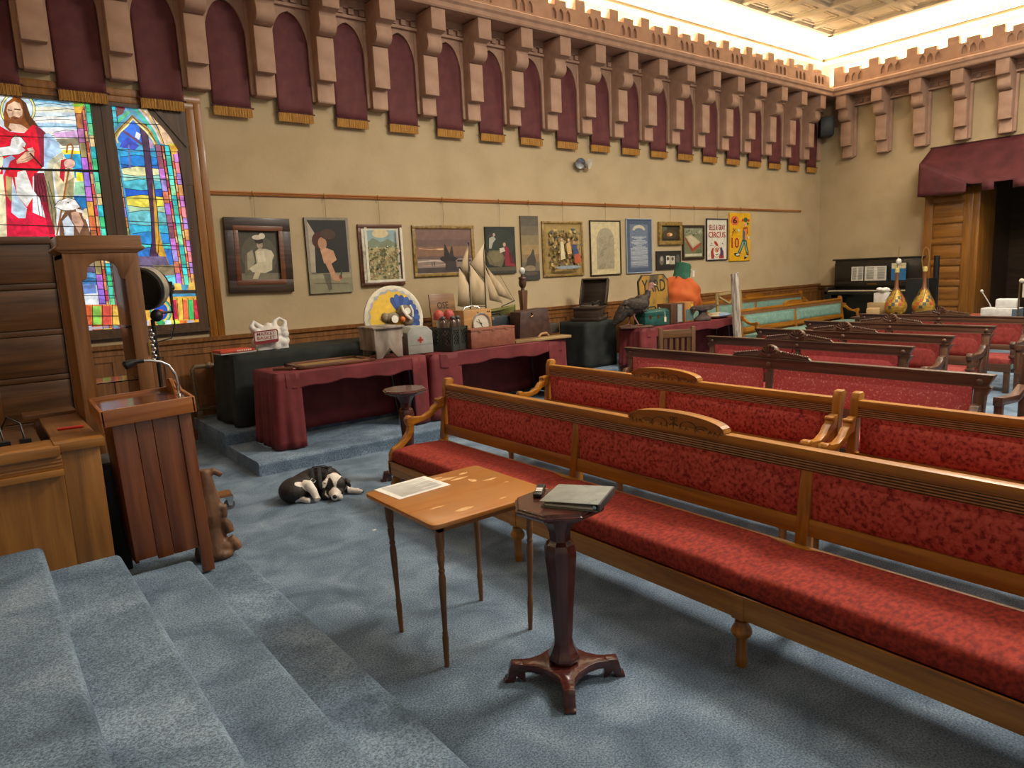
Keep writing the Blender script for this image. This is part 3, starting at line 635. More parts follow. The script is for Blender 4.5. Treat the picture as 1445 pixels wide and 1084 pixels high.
def dark_bench(label, L, nsec, fabric, seatm):
    t = thing('walnut_bench', label, 'bench')
    W = walnut; e = L/2; xs = [-e+L*i/nsec for i in range(nsec+1)]
    obj('front_rail', MB().box((-e, -.27, .27), (e, -.23, .37)), W('x'), t, .004)
    obj('seat', cushion(-e+.02, e-.02, -.25, .23, .36, .455, .015, 14), seatm, t)
    m = MB()
    for z0, z1, o0, th in ((.49, .56, 0, .04),): m.add([(x, yt(z)+o, z) for x in (-e, e) for z in (z0, z1) for o in (o0, o0+th)], [(0,1,3,2),(4,6,7,5),(0,4,5,1),(2,3,7,6),(0,2,6,4),(1,5,7,3)])
    obj('lower_rail', m, W('x'), t, .004)
    m = MB(); y = yt(.88)
    m.prism([(-e-.07, .925), (-e-.07, .905), (-e-.03, .835), (e+.03, .835), (e+.07, .905), (e+.07, .925)], y-.02, y+.035, 'xz'); m.box((-e-.075, y-.03, .912), (e+.075, y+.045, .93)); m.box((-e-.04, y-.026, .828), (e+.04, y, .845))
    obj('top_rail', m, W('x'), t, .004)
    for i in range(nsec): obj('back_panel', pad(xs[i]+.055, xs[i+1]-.055, .55, .835, yt(.55)+.015, .035, .03), fabric, t)
    for i, x in enumerate(xs):
        s = -1 if i == 0 else 1 if i == nsec else 0; x -= s*.01
        m = MB(); w = .05 if s == 0 else .075
        m.bar((x, yt(.37)+.015, .37), (x, yt(.84)+.015, .84), w, .05, 0, (0, 1, 0)); m.bar((x, .31, 0), (x, yt(.4)+.02, .42), .055, .055, 0, (0, 1, 0))
        if s: m.prism([(x-.04, .84), (x+s*.03, .84), (x+s*.075, .84), (x+s*.035, .77), (x+s*.03, .7), (x-.03*s, .7), (x-.04*s, .84)][1:], yt(.8)-.01, yt(.8)+.05, 'xz')
        obj('stile', m, W('z'), t, .004)
        obj('boss', MB().ball((x, y-.024, .875), (.024, .016, .024), 12, 8), W('x'), t)
        if s:
            a = [(.27, .72), (.2, .71), (.18, .68), (.14, .65), (.06, .63), (-.12, .635), (-.14, .65), (-.2, .65), (-.215, .62), (-.2, .57), (-.1, .575), (.05, .57), (.16, .585), (.22, .62), (.27, .63)]
            m = MB(); m.prism(a, x-.03, x+.03, 'yz'); m.box((x-.025, -.19, .45), (x+.025, -.13, .58)); m.box((x-.034, -.205, .45), (x+.034, -.115, .48)); m.prism([(.26, .37), (.26, .62), (.17, .58), (.12, .5), (.1, .37)], x-.02, x+.02, 'yz')
            obj('arm', m, W('y'), t, .005)
            m = MB(); m.bar((x-s*.03, -.235, 0), (x-s*.03, -.235, .38), .06, .06, 0, (0, 1, 0)); obj('leg', m, W('z'), t, .004)
    m = MB(); w = .4
    m.prism([(-w, .925), (-w+.04, .955), (-.12, .985), (-.1, 1.0), (.1, 1.0), (.12, .985), (w-.04, .955), (w, .925)], y-.012, y+.02, 'xz')
    for s in (-1, 1):
        for k in range(11): m.ball((s*(.13+k*.023), y-.01, .99-k*.0032), (.011, .014, .012), 6, 5)
        m.tube([(s*.12, y-.012, .948), (s*.36, y-.012, .935)], .006, 6)
    c = obj('crest', m, W('x'), t, .003)
    m = MB(); m.prism([(-.085, .93)]+[(.085*math.cos(a), .965+.085*math.sin(a)) for a in [PI*(1-i/12) for i in range(13)]]+[(.085, .93)], y-.02, y+.025, 'xz')
    for k in range(7):
        a = PI*(.08+.14*k); m.tube([(.02*math.cos(a), y-.024, .955+.02*math.sin(a)), (.08*math.cos(a), y-.024, .965+.08*math.sin(a))], [.005, .011], 6)
    m.ball((0, y-.02, .952), (.022, .018, .02), 8, 6)
    obj('palmette', m, W('x'), c)
    return t
place(dark_bench('walnut bench with rose-pink patterned panels, directly behind the oak benches', 3.36, 2, PINK, PINK), 5.36, 3.5, QR)
place(dark_bench('walnut bench with plain rose-red panels, one row behind the pink patterned bench', 2.2, 2, nmat('rose_red_cloth', ['9a3638', 'a64244', 'b24e4c'], 30, (1, 1, 1), .85, .05, 60), REDC), 6.75, 4.03, QR)
place(dark_bench('dark red walnut bench, third of the walnut rows counted from the oak benches', 2.2, 2, REDC, REDC), 7.85, 4.08, QR)
place(dark_bench('dark red walnut bench, second to last row before the gourd vases', 2.2, 2, REDC, REDC), 9.1, 4.1, QR)
place(dark_bench('dark red walnut bench, rearmost row in front of the gourd vases', 2.1, 2, REDC, REDC), 10.5, 4.05, QR)
# dark armchairs at the right edge
def armchair(label, x, y, rz):
    t = thing('armchair', label, 'chair', (x, y, 0), rz); W = walnut
    obj('seat', cushion(-.26, .26, -.25, .22, .36, .46, .015, 8), REDC, t); obj('seat_frame', MB().box((-.29, -.27, .29), (.29, .25, .37)), W('x'), t, .004)
    obj('back_panel', pad(-.22, .22, .55, .88, yt(.55)+.015, .04), REDC, t)
    m = MB(); m.bar((-.27, yt(.9)+.01, .92), (.27, yt(.9)+.01, .92), .05, .09); obj('top_rail', m, W('x'), t, .004)
    for s in (-1, 1):
        m = MB(); m.bar((s*.27, .3, 0), (s*.27, yt(.9)+.01, .95), .05, .055, 0, (0, 1, 0)); obj('leg', m, W('z'), t, .004)
        m = MB(); m.bar((s*.27, -.24, 0), (s*.27, -.24, .62), .055, .055, 0, (0, 1, 0)); obj('leg', m, W('z'), t, .004)
        m = MB(); m.prism([(.27, .7), (.1, .64), (-.2, .66), (-.28, .67), (-.28, .6), (-.2, .6), (.1, .58), (.27, .62)], s*.27-.033, s*.27+.033, 'yz'); obj('arm', m, W('y'), t, .005)
    return t
armchair('dark wood armchair cut by right edge, behind the second oak bench row', 6.5, 1.62, QR)
armchair('dark wood armchair with red seat at right edge, beside the rearmost bench', 10.05, 2.5, QR-.2)
# ------------------------------------------------------------------ octagonal pedestals
def pedestal(label, x, y, rz, topw=.2):
    t = thing('pedestal_stand', label, 'pedestal', (x, y, 0), rz); M_ = mahog(); o8 = PI/8
    k = 1/math.cos(PI/8)
    obj('top', MB().lathe([(.155, .775), (.165, .787), (.192, .793), (.2, .802), (.2, .81), (.192, .814), (.19, .82), (.186, .824)], n=8, rot=o8), M_, t, 0, None, 20)
    obj('neck', MB().lathe([(.048, .655), (.05, .69), (.062, .72), (.085, .755), (.098, .775)], n=8, rot=o8), M_, t, 0, None, 20)
    obj('shaft', MB().lathe([(.06, .135), (.045, .17), (.042, .2), (.047, .27), (.058, .42), (.068, .53), (.073, .58), (.072, .61), (.062, .635), (.046, .65), (.044, .66)], n=8, rot=o8), M_, t, 0, None, 20)
    obj('collar', MB().lathe([(.055, .082), (.066, .09), (.074, .105), (.07, .12), (.056, .14)], n=8, rot=o8), M_, t, 0, None, 20)
    p = []
    for q in range(4):
        a = q*PI/2; c, s = math.cos(a), math.sin(a)
        for (u, v) in ((.205, -.025), (.205, .025), (.15, .032), (.105, .055), (.08, .08)): p.append((u*c-v*s, u*s+v*c))
        a2 = a+PI/2; c2, s2 = math.cos(a2), math.sin(a2)
        for (u, v) in ((.105, -.055), (.15, -.032)): p.append((u*c2-v*s2, u*s2+v*c2))
    b = MB(); b.prism(p, .05, .085, 'xy'); obj('base', b, mahog('x'), t, .003)
    for q in range(4):
        f = MB(); f.T = Matrix.Rotation(q*PI/2, 4, 'Z')
        f.prism([(.175, 0), (.175, .06), (.185, .088), (.235, .088), (.243, .07), (.255, .02), (.268, .012), (.268, 0), (.225, 0), (.215, .03)], -.024, .024, 'xz')
        obj('foot', f, mahog('x'), t, .003)
    return t
PX, PY = 1.893, 2.162
pedestal('dark octagonal pedestal stand holding the grey binder and remote', PX, PY, math.radians(-37))
pedestal('dark octagonal pedestal stand with worn empty top, near the black cloth tables', 2.98, 5.42, math.radians(-20))
TP = .824
b = thing('ring_binder', 'grey ring binder lying on the octagonal pedestal', 'binder', (1.955, 2.105, TP), math.radians(-61))
cg = nmat('grey_binder_cover', ['7e8078', '8a8c84', '94968e'], 20, (1, 1, 1), .6)
m = MB(); m.box((-.125, -.12, .0), (.125, .12, .004)); obj('back_cover', m, col('77776e'), b)
m = MB(); m.add([(-.13, -.122, .022), (.125, -.122, .03), (.125, .125, .03), (-.13, .125, .02), (-.13, -.122, .026), (.125, -.122, .034), (.125, .125, .034), (-.13, .125, .024)], [(0,3,2,1),(4,5,6,7),(0,1,5,4),(1,2,6,5),(2,3,7,6),(3,0,4,7)])
for q in range(3): m.lathe([(.003, .0), (.003, .0015)], (.085+q*.008, -.112+q*.022, .0335-q*.0), 8)
obj('front_cover', m, cg, b, .001); obj('spine', MB().box((.119, -.121, 0), (.131, .123, .034)), col('3c3d3c', .4), b, .004); obj('pages', MB().box((-.11, -.112, .005), (.1, .115, .013)), col('d8d6cc'), b)
obj('ring_mechanism', MB().tube([(.105, -.11, .014), (.105, .11, .014)], .008, 8), CHROME, b)
r = thing('remote_control', 'black remote control with white buttons beside the grey binder', 'remote', (1.905, 2.30, TP), math.radians(42))
obj('body', MB().box((-.075, -.02, 0), (.075, .02, .02)), col('1c1c1c', .4), r, .006)
m = MB()
for a, c in ((-.025, 'w'), (.0, 'w')): m.box((a-.009, -.014, .02), (a+.009, .014, .0215))
obj('key', m, col('e4e2da'), r)
m = MB()
for a in range(3):
    for c in range(3): m.box((.022+a*.015, -.012+c*.009, .02), (.032+a*.015, -.006+c*.009, .0212))
obj('keypad', m, col('3a3a3a'), r)
# ------------------------------------------------------------------ folding sewing table
t = thing('folding_table', 'small worn folding wooden table with turned legs and a sheet on top', 'table', (1.80, 2.81, 0))
TW = nmat('worn_orange_oak', ['a86f3a', 'b0702c', 'a8641f', 'a2601e'], 3.2, (.5, 3.5, 1), .35, .06, 20, 0, 8, [.3, .5, .6, .7], 0, .5, .3)
m = MB(); hx, hy, rr = .345, .33, .035
pl = [(sx*(hx-rr)+rr*math.cos(a0+i*PI/8), sy*(hy-rr)+rr*math.sin(a0+i*PI/8)) for sx, sy, a0 in ((1, 1, 0), (-1, 1, PI/2), (-1, -1, PI), (1, -1, 1.5*PI)) for i in range(5)]
m.prism(pl, .718, .74, 'xy'); top = obj('tabletop', m, TW, t, .004)
m = MB(); random.seed(3)
for cx_, cy_, a, b_ in ((-.09, .2, .075, .03), (.05, .22, .08, .02), (.02, .12, .02, .008), (.13, .18, .05, .012), (.2, .24, .03, .01), (-.2, -.13, .035, .01), (-.12, -.24, .05, .02), (.1, -.24, .02, .008), (.24, .05, .04, .01), (.27, -.05, .012, .006), (.05, .27, .04, .012), (.16, .1, .018, .03)):
    p = [(cx_+a*(1+.35*random.uniform(-1, 1))*math.cos(i*.57), cy_+b_*(1+.35*random.uniform(-1, 1))*math.sin(i*.57)) for i in range(11)]
    m.prism(p, .7395, .7403, 'xy')
obj('worn_patch', m, nmat('bare_wood', ['c9955a', 'd6a870', 'e0ba88'], 30, (1, 2, 1), .6), top)
m = MB(); m.box((-.3, -.3, .69), (.3, -.275, .718)); m.box((-.3, .275, .69), (.3, .3, .718)); m.box((-.3, -.3, .69), (-.275, .3, .718)); m.box((.275, -.3, .69), (.3, .3, .718)); m.tube([(-.25, -.2, .66), (-.25, .2, .66)], .009, 8); m.tube([(.25, -.2, .66), (.25, .2, .66)], .009, 8)
obj('apron', m, oakd('x'), t)
LG = [(.011, 0), (.012, .03), (.014, .06), (.0125, .065), (.014, .08), (.0145, .12), (.016, .15), (.0125, .16), (.014, .175), (.011, .18), (.0125, .25), (.017, .4), (.0165, .45), (.012, .47), (.0155, .475), (.0155, .485), (.012, .49), (.017, .53), (.018, .55), (.014, .56), (.017, .565), (.014, .575), (.017, .585), (.02, .6), (.021, .62), (.022, .715)]
for sx in (-1, 1):
    for sy in (-1, 1):
        mm = MB(); fx, fy, tx, ty = sx*.252, sy*.215, sx*.262, sy*.24
        mm.T = Matrix(((1, 0, (tx-fx)/.72, fx), (0, 1, (ty-fy)/.72, fy), (0, 0, 1, 0), (0, 0, 0, 1)))
        mm.lathe(LG, n=14); obj('leg', mm, wood('leg_oak', ['5c3a1c', '754c24', '8a5c2e'], 'z'), t)
p = thing('paper_sheet', 'white printed sheet of paper on the folding table', 'paper', (1.675, 3.035, .7405), math.radians(4))
sh = [('e4e2da', 0)]
tx = [('ece9e0', [])]
for i in range(22):
    w = .8 if i % 6 else .45
    tx.append(('8c8a86', [(.1, .08+i*.038), (.1+w, .08+i*.038), (.1+w, .092+i*.038), (.1, .092+i*.038)]))
o = canvas('sheet', p, .31, .235, tx, 0, 0, .0012, .00005, -.155)
o.rotation_euler = (-PI/2, 0, 0); o.location = (0, -.117, .0012)
# ------------------------------------------------------------------ left side: parapet, lectern, display case, screen, stage light
m = MB()
struct('trim_10', MB().box((-1.5, 4.1, .3), (.285, 4.14, .97)), oakm('z'))
m.box((-1.5, 4.075, .93), (.285, 4.14, 1.0)); m.box((-1.5, 4.06, .895), (.285, 4.14, .93))
for k in range(3): m.box((-1.5, 4.07, .945+k*.017), (.285, 4.14, .955+k*.017))
m.box((-1.5, 4.05, 1.0), (.28, 4.28, 1.05))
struct('trim_8', m, oakm('x'), .004)
t = thing('parapet_post', 'broad golden-oak newel post with plank cap, left of the lectern', 'post', (.37, 4.2, .411))
obj('post', MB().box((-.085, -.1, -.05), (.085, .1, .6)), oakm('z'), t, .004); obj('cap', MB().box((-.11, -.125, .6), (.11, .11, .645)), oakm('x'), t, .004)
t = thing('parapet_rail', 'wooden side rail with flat board top carrying a red pen', 'rail', (.39, 4.85, .0))
obj('panel', MB().box((-.04, -.53, .0), (.05, .48, .985)), oakd('z'), t, .003); obj('board', MB().box((-.11, -.53, .985), (.1, .48, 1.015)), oakd('y'), t, .004)
t = thing('rear_post', 'far post of the side rail with plank cap', 'post', (.36, 5.44, 0))
obj('post', MB().box((-.1, -.08, 0), (.1, .08, 1.0)), oakd('z'), t, .004); obj('cap', MB().box((-.16, -.1, 1.0), (.13, .1, 1.035)), oakd('x'), t, .004)
t = thing('red_pen', 'red pen lying on the side rail board', 'pen', (.385, 4.72, 1.023), math.radians(-12))
obj('barrel', MB().tube([(-.055, 0, 0), (.03, 0, 0)], .008, 8), col('c22820', .35), t); obj('cap', MB().tube([(.03, 0, 0), (.075, 0, 0)], .009, 8), col('d0352a', .35), t)
m = MB(); m.box((-1.5, 4.3, .548), (.24, 5.3, .98)); struct('trim_9', m, darkp('x'))
t = thing('power_strip', 'beige power strip with black plugs behind the oak parapet', 'power strip', (.1, 4.42, .98), .05)
obj('body', MB().box((-.16, -.03, 0), (.12, .03, .035)), col('c9c2a4'), t, .006)
m = MB()
for x in (-.12, -.03, .06): m.box((x-.025, -.025, .03), (x+.025, .025, .07)); m.tube([(x, 0, .06), (x-.01, .02, .15), (x-.06, .05, .19), (x-.12, .08, .06), (x-.14, .1, .01)], .005, 6)
obj('plug', m, BLACKM, t)
t = thing('cable_bundle', 'black cable coil beside the power strip', 'cable', (-.16, 4.42, .98)); obj('cord', MB().tube([(-.3, 0, .02), (-.1, .0, .03), (.08, -.02, .02), (.12, .04, .05), (-.02, .06, .16), (-.15, .05, .04), (-.25, .1, .01)], .012, 6), BLACKM, t)
# column at the far left edge
t = thing('oak_column', 'golden-oak moulded column cut by the left edge', 'column', (-.08, 5.75, 0))
m = MB(); m.box((-.18, -.12, 0), (.19, .12, 1.6)); obj('shaft', m, oakm('z'), t, .01); obj('cap', MB().box((-.2, -.14, 1.6), (.21, .14, 1.68)), oakm('x'), t, .01)
# dark panelled screen
t = thing('panelled_screen', 'tall dark oak screen of stacked horizontal panels below the stained glass', 'screen', (.05, 6.4, 0))
m = MB(); m.box((-1.0, .02, 0), (.63, .06, 2.2))
for k in range(6): m.box((-.9, .004, .13+k*.35), (.53, .022, .13+k*.35+.3))
obj('panel', m, darkp('x'), t, .006)
m = MB(); m.box((.53, -.01, 0), (.64, .07, 2.22)); m.box((-1.0, -.01, 2.17), (.64, .07, 2.22))
for k in range(7): m.box((-1.0, .0, .085+k*.35), (.53, .02, .125+k*.35))
obj('frame', m, darkp('x'), t, .004)
# glass-fronted display case
t = thing('display_case', 'tall oak display case with arched glass door, behind the lectern', 'cabinet', (.70, 5.0, 0), 0)
W = oakd
m = MB(); m.box((-.2, .0, 0), (-.175, .42, 2.03)); m.box((.137, .0, 0), (.21, .5, 2.03)); m.box((-.2, .0, 0), (.21, .42, .12)); m.box((-.2, 0, 2.0), (.21, .42, 2.03))
obj('carcass', m, W('z'), t, .003)
m = MB(); m.prism([(-.2, 2.03), (-.235, 2.05), (-.235, 2.065), (-.215, 2.075), (-.215, 2.135), (.235, 2.135), (.235, 2.075), (.25, 2.065), (.25, 2.05), (.21, 2.03)], -.03, .35, 'xz'); m.box((-.225, -.035, 2.048), (.245, 0, 2.068))
obj('cornice', m, W('x'), t, .003)
m = MB()
def aw(z): return 0
arch = [(-.115, 1.865), (-.1, 1.868), (-.088, 1.88), (-.083, 1.905)]+[(.003-.085*math.cos(a), 1.915+.07*math.sin(a)) for a in [PI*i/10 for i in range(1, 10)]]+[(.088, 1.905), (.094, 1.88), (.106, 1.868), (.121, 1.865)]
m.prism([(-.2, .12), (-.2, 2.03), (.21, 2.03), (.21, .12), (.121, .12), (.121, 1.865)]+arch[::-1]+[(-.115, .12)], -.025, 0, 'xz'); m.box((-.115, -.025, .12), (.121, 0, .24))
obj('door_frame', m, W('z'), t, .003)
gm_ = bpy.data.materials.new('clear_glass'); gm_.use_nodes = True; bb = gm_.node_tree.nodes['Principled BSDF']; bb.inputs['Base Color'].default_value = (1, 1, 1, 1); bb.inputs['Roughness'].default_value = .03; bb.inputs['Transmission Weight'].default_value = 1; bb.inputs['IOR'].default_value = 1.02
nz = gm_.node_tree.nodes.new('ShaderNodeTexNoise'); nz.inputs['Scale'].default_value = 4; rp = gm_.node_tree.nodes.new('ShaderNodeMapRange'); rp.inputs[3].default_value = .02; rp.inputs[4].default_value = .06
gm_.node_tree.links.new(nz.outputs[0], rp.inputs[0]); gm_.node_tree.links.new(rp.outputs[0], bb.inputs['Roughness'])
obj('glass_pane', MB().box((-.115, -.016, .24), (.121, -.013, 1.985)), gm_, t)
m = MB(); m.box((-.17, .02, 1.56), (.137, .33, 1.568)); m.box((-.17, .02, 1.22), (.137, .33, 1.226)); m.box((-.17, .02, .9), (.137, .33, .906)); obj('shelf', m, gm_, t)
obj('hinge', MB().box((.2, -.03, 1.38), (.213, .0, 1.46)), BRASS, t)
# lectern
t = thing('lectern', 'reddish oak lectern with gooseneck microphone, leaning on the carpeted steps', 'lectern', (.755, 4.19, .3), 0, None, (0, math.radians(-2.0), 0))
W = lambda a: wood('red_oak', ['5a2c12', '6f3a1a', '834a24'], a, 5, .35, .3)
m = MB()
for x0, x1 in ((-.195, -.085), (-.083, .0), (.002, .135)): m.box((x0, 0, -.0+(.02 if x0 < -.1 else 0)), (x1, .022, .80))
obj('front_board', m, W('z'), t, .004)
obj('stile', MB().box((.135, -.01, -.155), (.2, .03, .80)), W('z'), t, .004)
m = MB(); m.box((-.195, .02, .0), (-.175, .33, .80)); m.box((.18, .02, .0), (.2, .33, .80)); obj('side_panel', m, W('z'), t, .004)
m = MB(); m.box((-.24, -.035, .795), (.225, -.01, .885)); m.prism([(-.035, .795), (.36, .83), (.36, .905), (-.035, .885)], -.245, -.225, 'yz'); m.prism([(-.035, .795), (.36, .83), (.36, .945), (.3, .93), (.24, .9), (-.035, .885)], .21, .23, 'yz'); m.bar((-.24, .355, .87), (.23, .355, .87), .02, .08)
m.prism([(.16, .86), (.34, .88), (.34, .96), (.24, .97), (.2, .94), (.16, .9)], .165, .185, 'yz')
obj('top_rim', m, wood('light_red_oak', ['84481a', '9a5a26', 'ad6c32'], 'x', 5, .3, .4), t, .004)
m = MB(); m.add([(x, y, .85+.06*(y+.03)+d) for x in (-.23, .215) for y in (-.02, .35) for d in (0, .02)], [(0,1,3,2),(4,6,7,5),(0,4,5,1),(2,3,7,6),(0,2,6,4),(1,5,7,3)])
obj('reading_top', m, wood('polished_oak', ['5a3018', '6b3d20', '7a4a2a'], 'x', 5, .14, .6), t)
mc = thing('gooseneck_microphone', 'chrome gooseneck microphone with black head on the lectern', 'microphone', (.915, 4.36, 1.185))
obj('gooseneck', MB().tube([(0, 0, -.0), (.005, 0, .06), (-.005, 0, .12), (-.035, 0, .175), (-.075, 0, .20), (-.13, 0, .213), (-.165, 0, .215)], .0085, 10), CHROME, mc)
obj('base', MB().lathe([(.025, -.012), (.025, .0), (.012, .006), (.01, .02)], n=14), CHROME, mc)
obj('microphone_head', MB().tube([(-.16, 0, .215), (-.2, 0, .215), (-.215, 0, .212), (-.25, 0, .2), (-.262, 0, .195)], [.011, .014, .02, .026, .018], 10), BLACKM, mc)
# stage light on its stand
SL = Vector((1.165, 6.3, 1.80)); SQ = Vector((-.575, -.675, -.12)).to_track_quat('Z', 'Y').to_matrix().to_4x4()
t = thing('stage_light', 'black round stage light on a stand, behind the display case', 'spotlight', (SL.x, SL.y, 0))
h = MB(); h.T = Matrix.Translation((0, 0, SL.z)) @ SQ
h.lathe([(.02, -.2), (.1, -.2), (.15, -.12), (.16, 0), (.165, .02), (.165, .05), (.15, .055), (.145, .03), (.135, .02), (.02, .03)], n=28); obj('housing', h, BLACKM, t)
h = MB(); h.T = Matrix.Translation((0, 0, SL.z)) @ SQ
h.lathe([(.160, -.06), (.172, -.06), (.174, .015), (.164, .015)], n=28); obj('rim_band', h, nmat('aluminium', ['a8a49a', 'bdb9ae'], 9, (1, 1, 1), .45, 0, None, .6), t)
h = MB(); h.tube([(.17, .08, SL.z), (.24, .1, SL.z)], .02, 10); h.tube([(.21, .09, SL.z-.05), (.21, .09, SL.z+.05)], .022, 10); h.tube([(.05, 0, SL.z-.2), (.21, .09, SL.z-.2), (.21, .09, SL.z)], .014, 8); h.ball((.06, -.02, SL.z-.22), .05)
obj('yoke', h, BLACKM, t)
h = MB(); h.tube([(.04, 0, .0), (.03, 0, SL.z-.25)], .016, 10)
for k in range(3): h.tube([(.04, 0, .5), (.04+.3*math.cos(k*2.1+1), .3*math.sin(k*2.1+1), .01)], .012, 8)
obj('stand', h, BLACKM, t)
h = MB()
for k in range(9): h.ball((.0+.012*(k % 2), -.03, 1.22+k*.03), (.016, .016, .02), 8, 6)
obj('safety_chain', h, CHROME, t)
obj('power_cable', MB().tube([(.21, .09, SL.z-.05), (.2, .06, SL.z-.18), (.215, .1, SL.z-.3), (.17, .08, SL.z-.42), (.0, .05, SL.z-.45), (-.06, .0, SL.z-.6)], .006, 6), BLACKM, t)
t = thing('equipment_box', 'black box with grey top wedged between oak post and lectern', 'box', (.545, 4.72, R_)); obj('body', MB().box((-.045, -.14, 0), (.05, .14, .66)), BLACKM, t, .006); obj('top', MB().box((-.045, -.14, .66), (.05, .14, .672)), col('4a4a48'), t)
# carved figure beside the lectern and the castor dolly behind it
t = thing('carved_figure', 'brown carved wooden figure with limb stumps, right of the lectern', 'sculpture', (1.045, 4.42, R_))
m = MB(); m.lathe([(.1, 0), (.11, .04), (.09, .12), (.075, .2), (.085, .28), (.075, .36), (.06, .42), (.045, .5), (.03, .56)], (-.03, 0, 0), 12)
m.tube([(-.03, 0, .52), (.02, -.01, .545), (.065, -.01, .51)], [.025, .022, .02], 8)
m.tube([(.0, -.03, .33), (.045, -.04, .31), (.04, -.05, .26)], [.03, .032, .026], 8); m.tube([(.02, -.04, .27), (.06, -.05, .19), (.07, -.06, .15)], [.022, .032, .026], 8); m.tube([(.06, -.06, .12), (.09, -.07, .07), (.1, -.07, .04)], [.028, .033, .03], 8); m.ball((.03, -.05, .07), (.06, .05, .05)); m.ball((0, -.06, .03), (.08, .06, .04))
blob('body', m, .008, nmat('carved_brown_wood', ['4a2f1c', '66442a', '7d573a'], 12, (1, 1, .5), .55, .3, 40), t, None, 2)
t = thing('dolly', 'low wooden dolly on a chrome castor, seen past the lectern', 'dolly', (1.2, 5.75, 0))
obj('beam', MB().box((-.35, -.04, .115), (.3, .04, .155)), oakd('x'), t, .004)
m = MB(); m.tube([(.285, -.016, .04), (.285, .016, .04)], .04, 16); obj('wheel', m, col('5c5c5c', .4), t)
m = MB(); m.box((.255, -.03, .09), (.315, .03, .115)); m.prism([(.26, .1), (.315, .1), (.3, .035), (.275, .035)], -.026, -.02, 'xz'); m.prism([(.26, .1), (.315, .1), (.3, .035), (.275, .035)], .02, .026, 'xz'); obj('castor_fork', m, CHROME, t)
m = MB(); m.tube([(-.28, -.016, .04), (-.28, .016, .04)], .04, 16); m.box((-.31, -.03, .07), (-.25, .03, .115)); obj('castor', m, CHROME, t)
# ------------------------------------------------------------------ the dog (local x = to the right in the photo, y = away)
dg_ = onZ(446, 701, 0)
t = thing('dog', 'black and white puppy in a harness curled asleep on the blue carpet', 'dog', (dg_.x, dg_.y, 0), YAW-PI/2)
S = .00515
def pq(x, y, z, d=0): return Vector(((x-446)*S, d, z))
m = MB()
m.ball((-.15, -.075, .09), (.13, .15, .105), 20, 14)            # haunch
m.ball((-.11, .03, .10), (.12, .13, .095), 20, 14)
m.tube([(-.15, .05, .10), (-.07, .11, .115), (.02, .13, .12), (.10, .11, .115), (.15, .06, .10)], [.085, .10, .105, .10, .085], 14)  # back
m.ball((.02, .06, .085), (.13, .10, .085), 18, 12)
m.ball((.12, .05, .085), (.085, .10, .085), 16, 12)              # shoulder
m.tube([(.11, .06, .13), (.16, .0, .13), (.19, -.03, .115)], [.075, .07, .065], 12)   # neck
m.ball((.195, -.05, .11), (.085, .078, .084), 18, 14)           # skull
m.tube([(.195, -.08, .085), (.203, -.14, .055), (.208, -.18, .042)], [.054, .04, .033], 14)   # muzzle
m.ball((.17, -.10, .065), (.04, .04, .04)); m.ball((.23, -.095, .065), (.04, .04, .04))
m.ball((.212, -.20, .052), (.02, .014, .016))                    # nose
m.tube([(.09, -.02, .08), (.115, -.07, .04), (.10, -.12, .028)], [.055, .042, .03], 12)   # folded foreleg
m.tube([(.2, .06, .06), (.26, .04, .035), (.32, .03, .026), (.355, .025, .024)], [.04, .03, .024, .026], 10); m.ball((.365, .022, .022), (.03, .024, .02))   # stretched paw
m.tube([(-.06, -.11, .14), (-.02, -.115, .14), (.02, -.13, .09), (.05, -.155, .04), (.065, -.17, .026)], [.044, .042, .034, .026, .028], 12)   # white hind shank
m.tube([(-.09, -.13, .03), (-.03, -.16, .022), (.0, -.165, .02)], [.03, .024, .022], 10)
m.tube([(.225, -.14, .03), (.25, -.12, .028)], [.025, .025], 8)
m.tube([(-.2, -.06, .035), (-.17, -.13, .025), (-.12, -.165, .018)], [.03, .02, .012], 8)   # tail
def seg(p, a, b):
    a, b = Vector(a), Vector(b); d = b-a; k = max(0, min(1, (p-a).dot(d)/d.length_squared)); return (p-a-d*k).length
def coat(p):
    if (p-Vector((.212, -.205, .053))).length < .021: return 2
    if seg(p, (-.10, -.15, .155), (-.02, -.14, .17)) < .026 or seg(p, (-.02, -.14, .165), (.03, -.16, .09)) < .05 or seg(p, (.03, -.16, .07), (.07, -.19, .03)) < .05: return 1
    if seg(p, (-.09, -.16, .02), (.0, -.19, .015)) < .038: return 1
    if p.x > .265 and p.y > -.06: return 1
    hd = p-Vector((.195, -.05, .105))
    if p.y < -.01 and p.x > .11 and p.z > .0:
        if p.y < -.128 and p.x > .14: return 1                 # muzzle
        # dark patches round both closed eyes, white blaze between
        e1 = ((p.x-.152)/.042)**2+((p.z-.108)/.07)**2; e2 = ((p.x-.248)/.036)**2+((p.z-.112)/.07)**2
        if p.y < -.035 and (e1 < 1 or e2 < 1): return 0
        if hd.length < .125: return 1
    if seg(p, (.14, -.03, .15), (.20, .0, .185)) < .04: return 1
    return 0
dogm = [nmat('black_dog_fur', ['15100e', '1e1814', '2b221c'], 40, (1, 1, 1), .6, .2, 160, 0, 5), nmat('white_dog_fur', ['d4c8ba', 'e6dcd0', 'f0e8de'], 20, (1, 1, 1), .75, .2, 160, 0, 5), col('120e0e', .25)]
blob('body', m, .006, dogm, t, coat, 4)
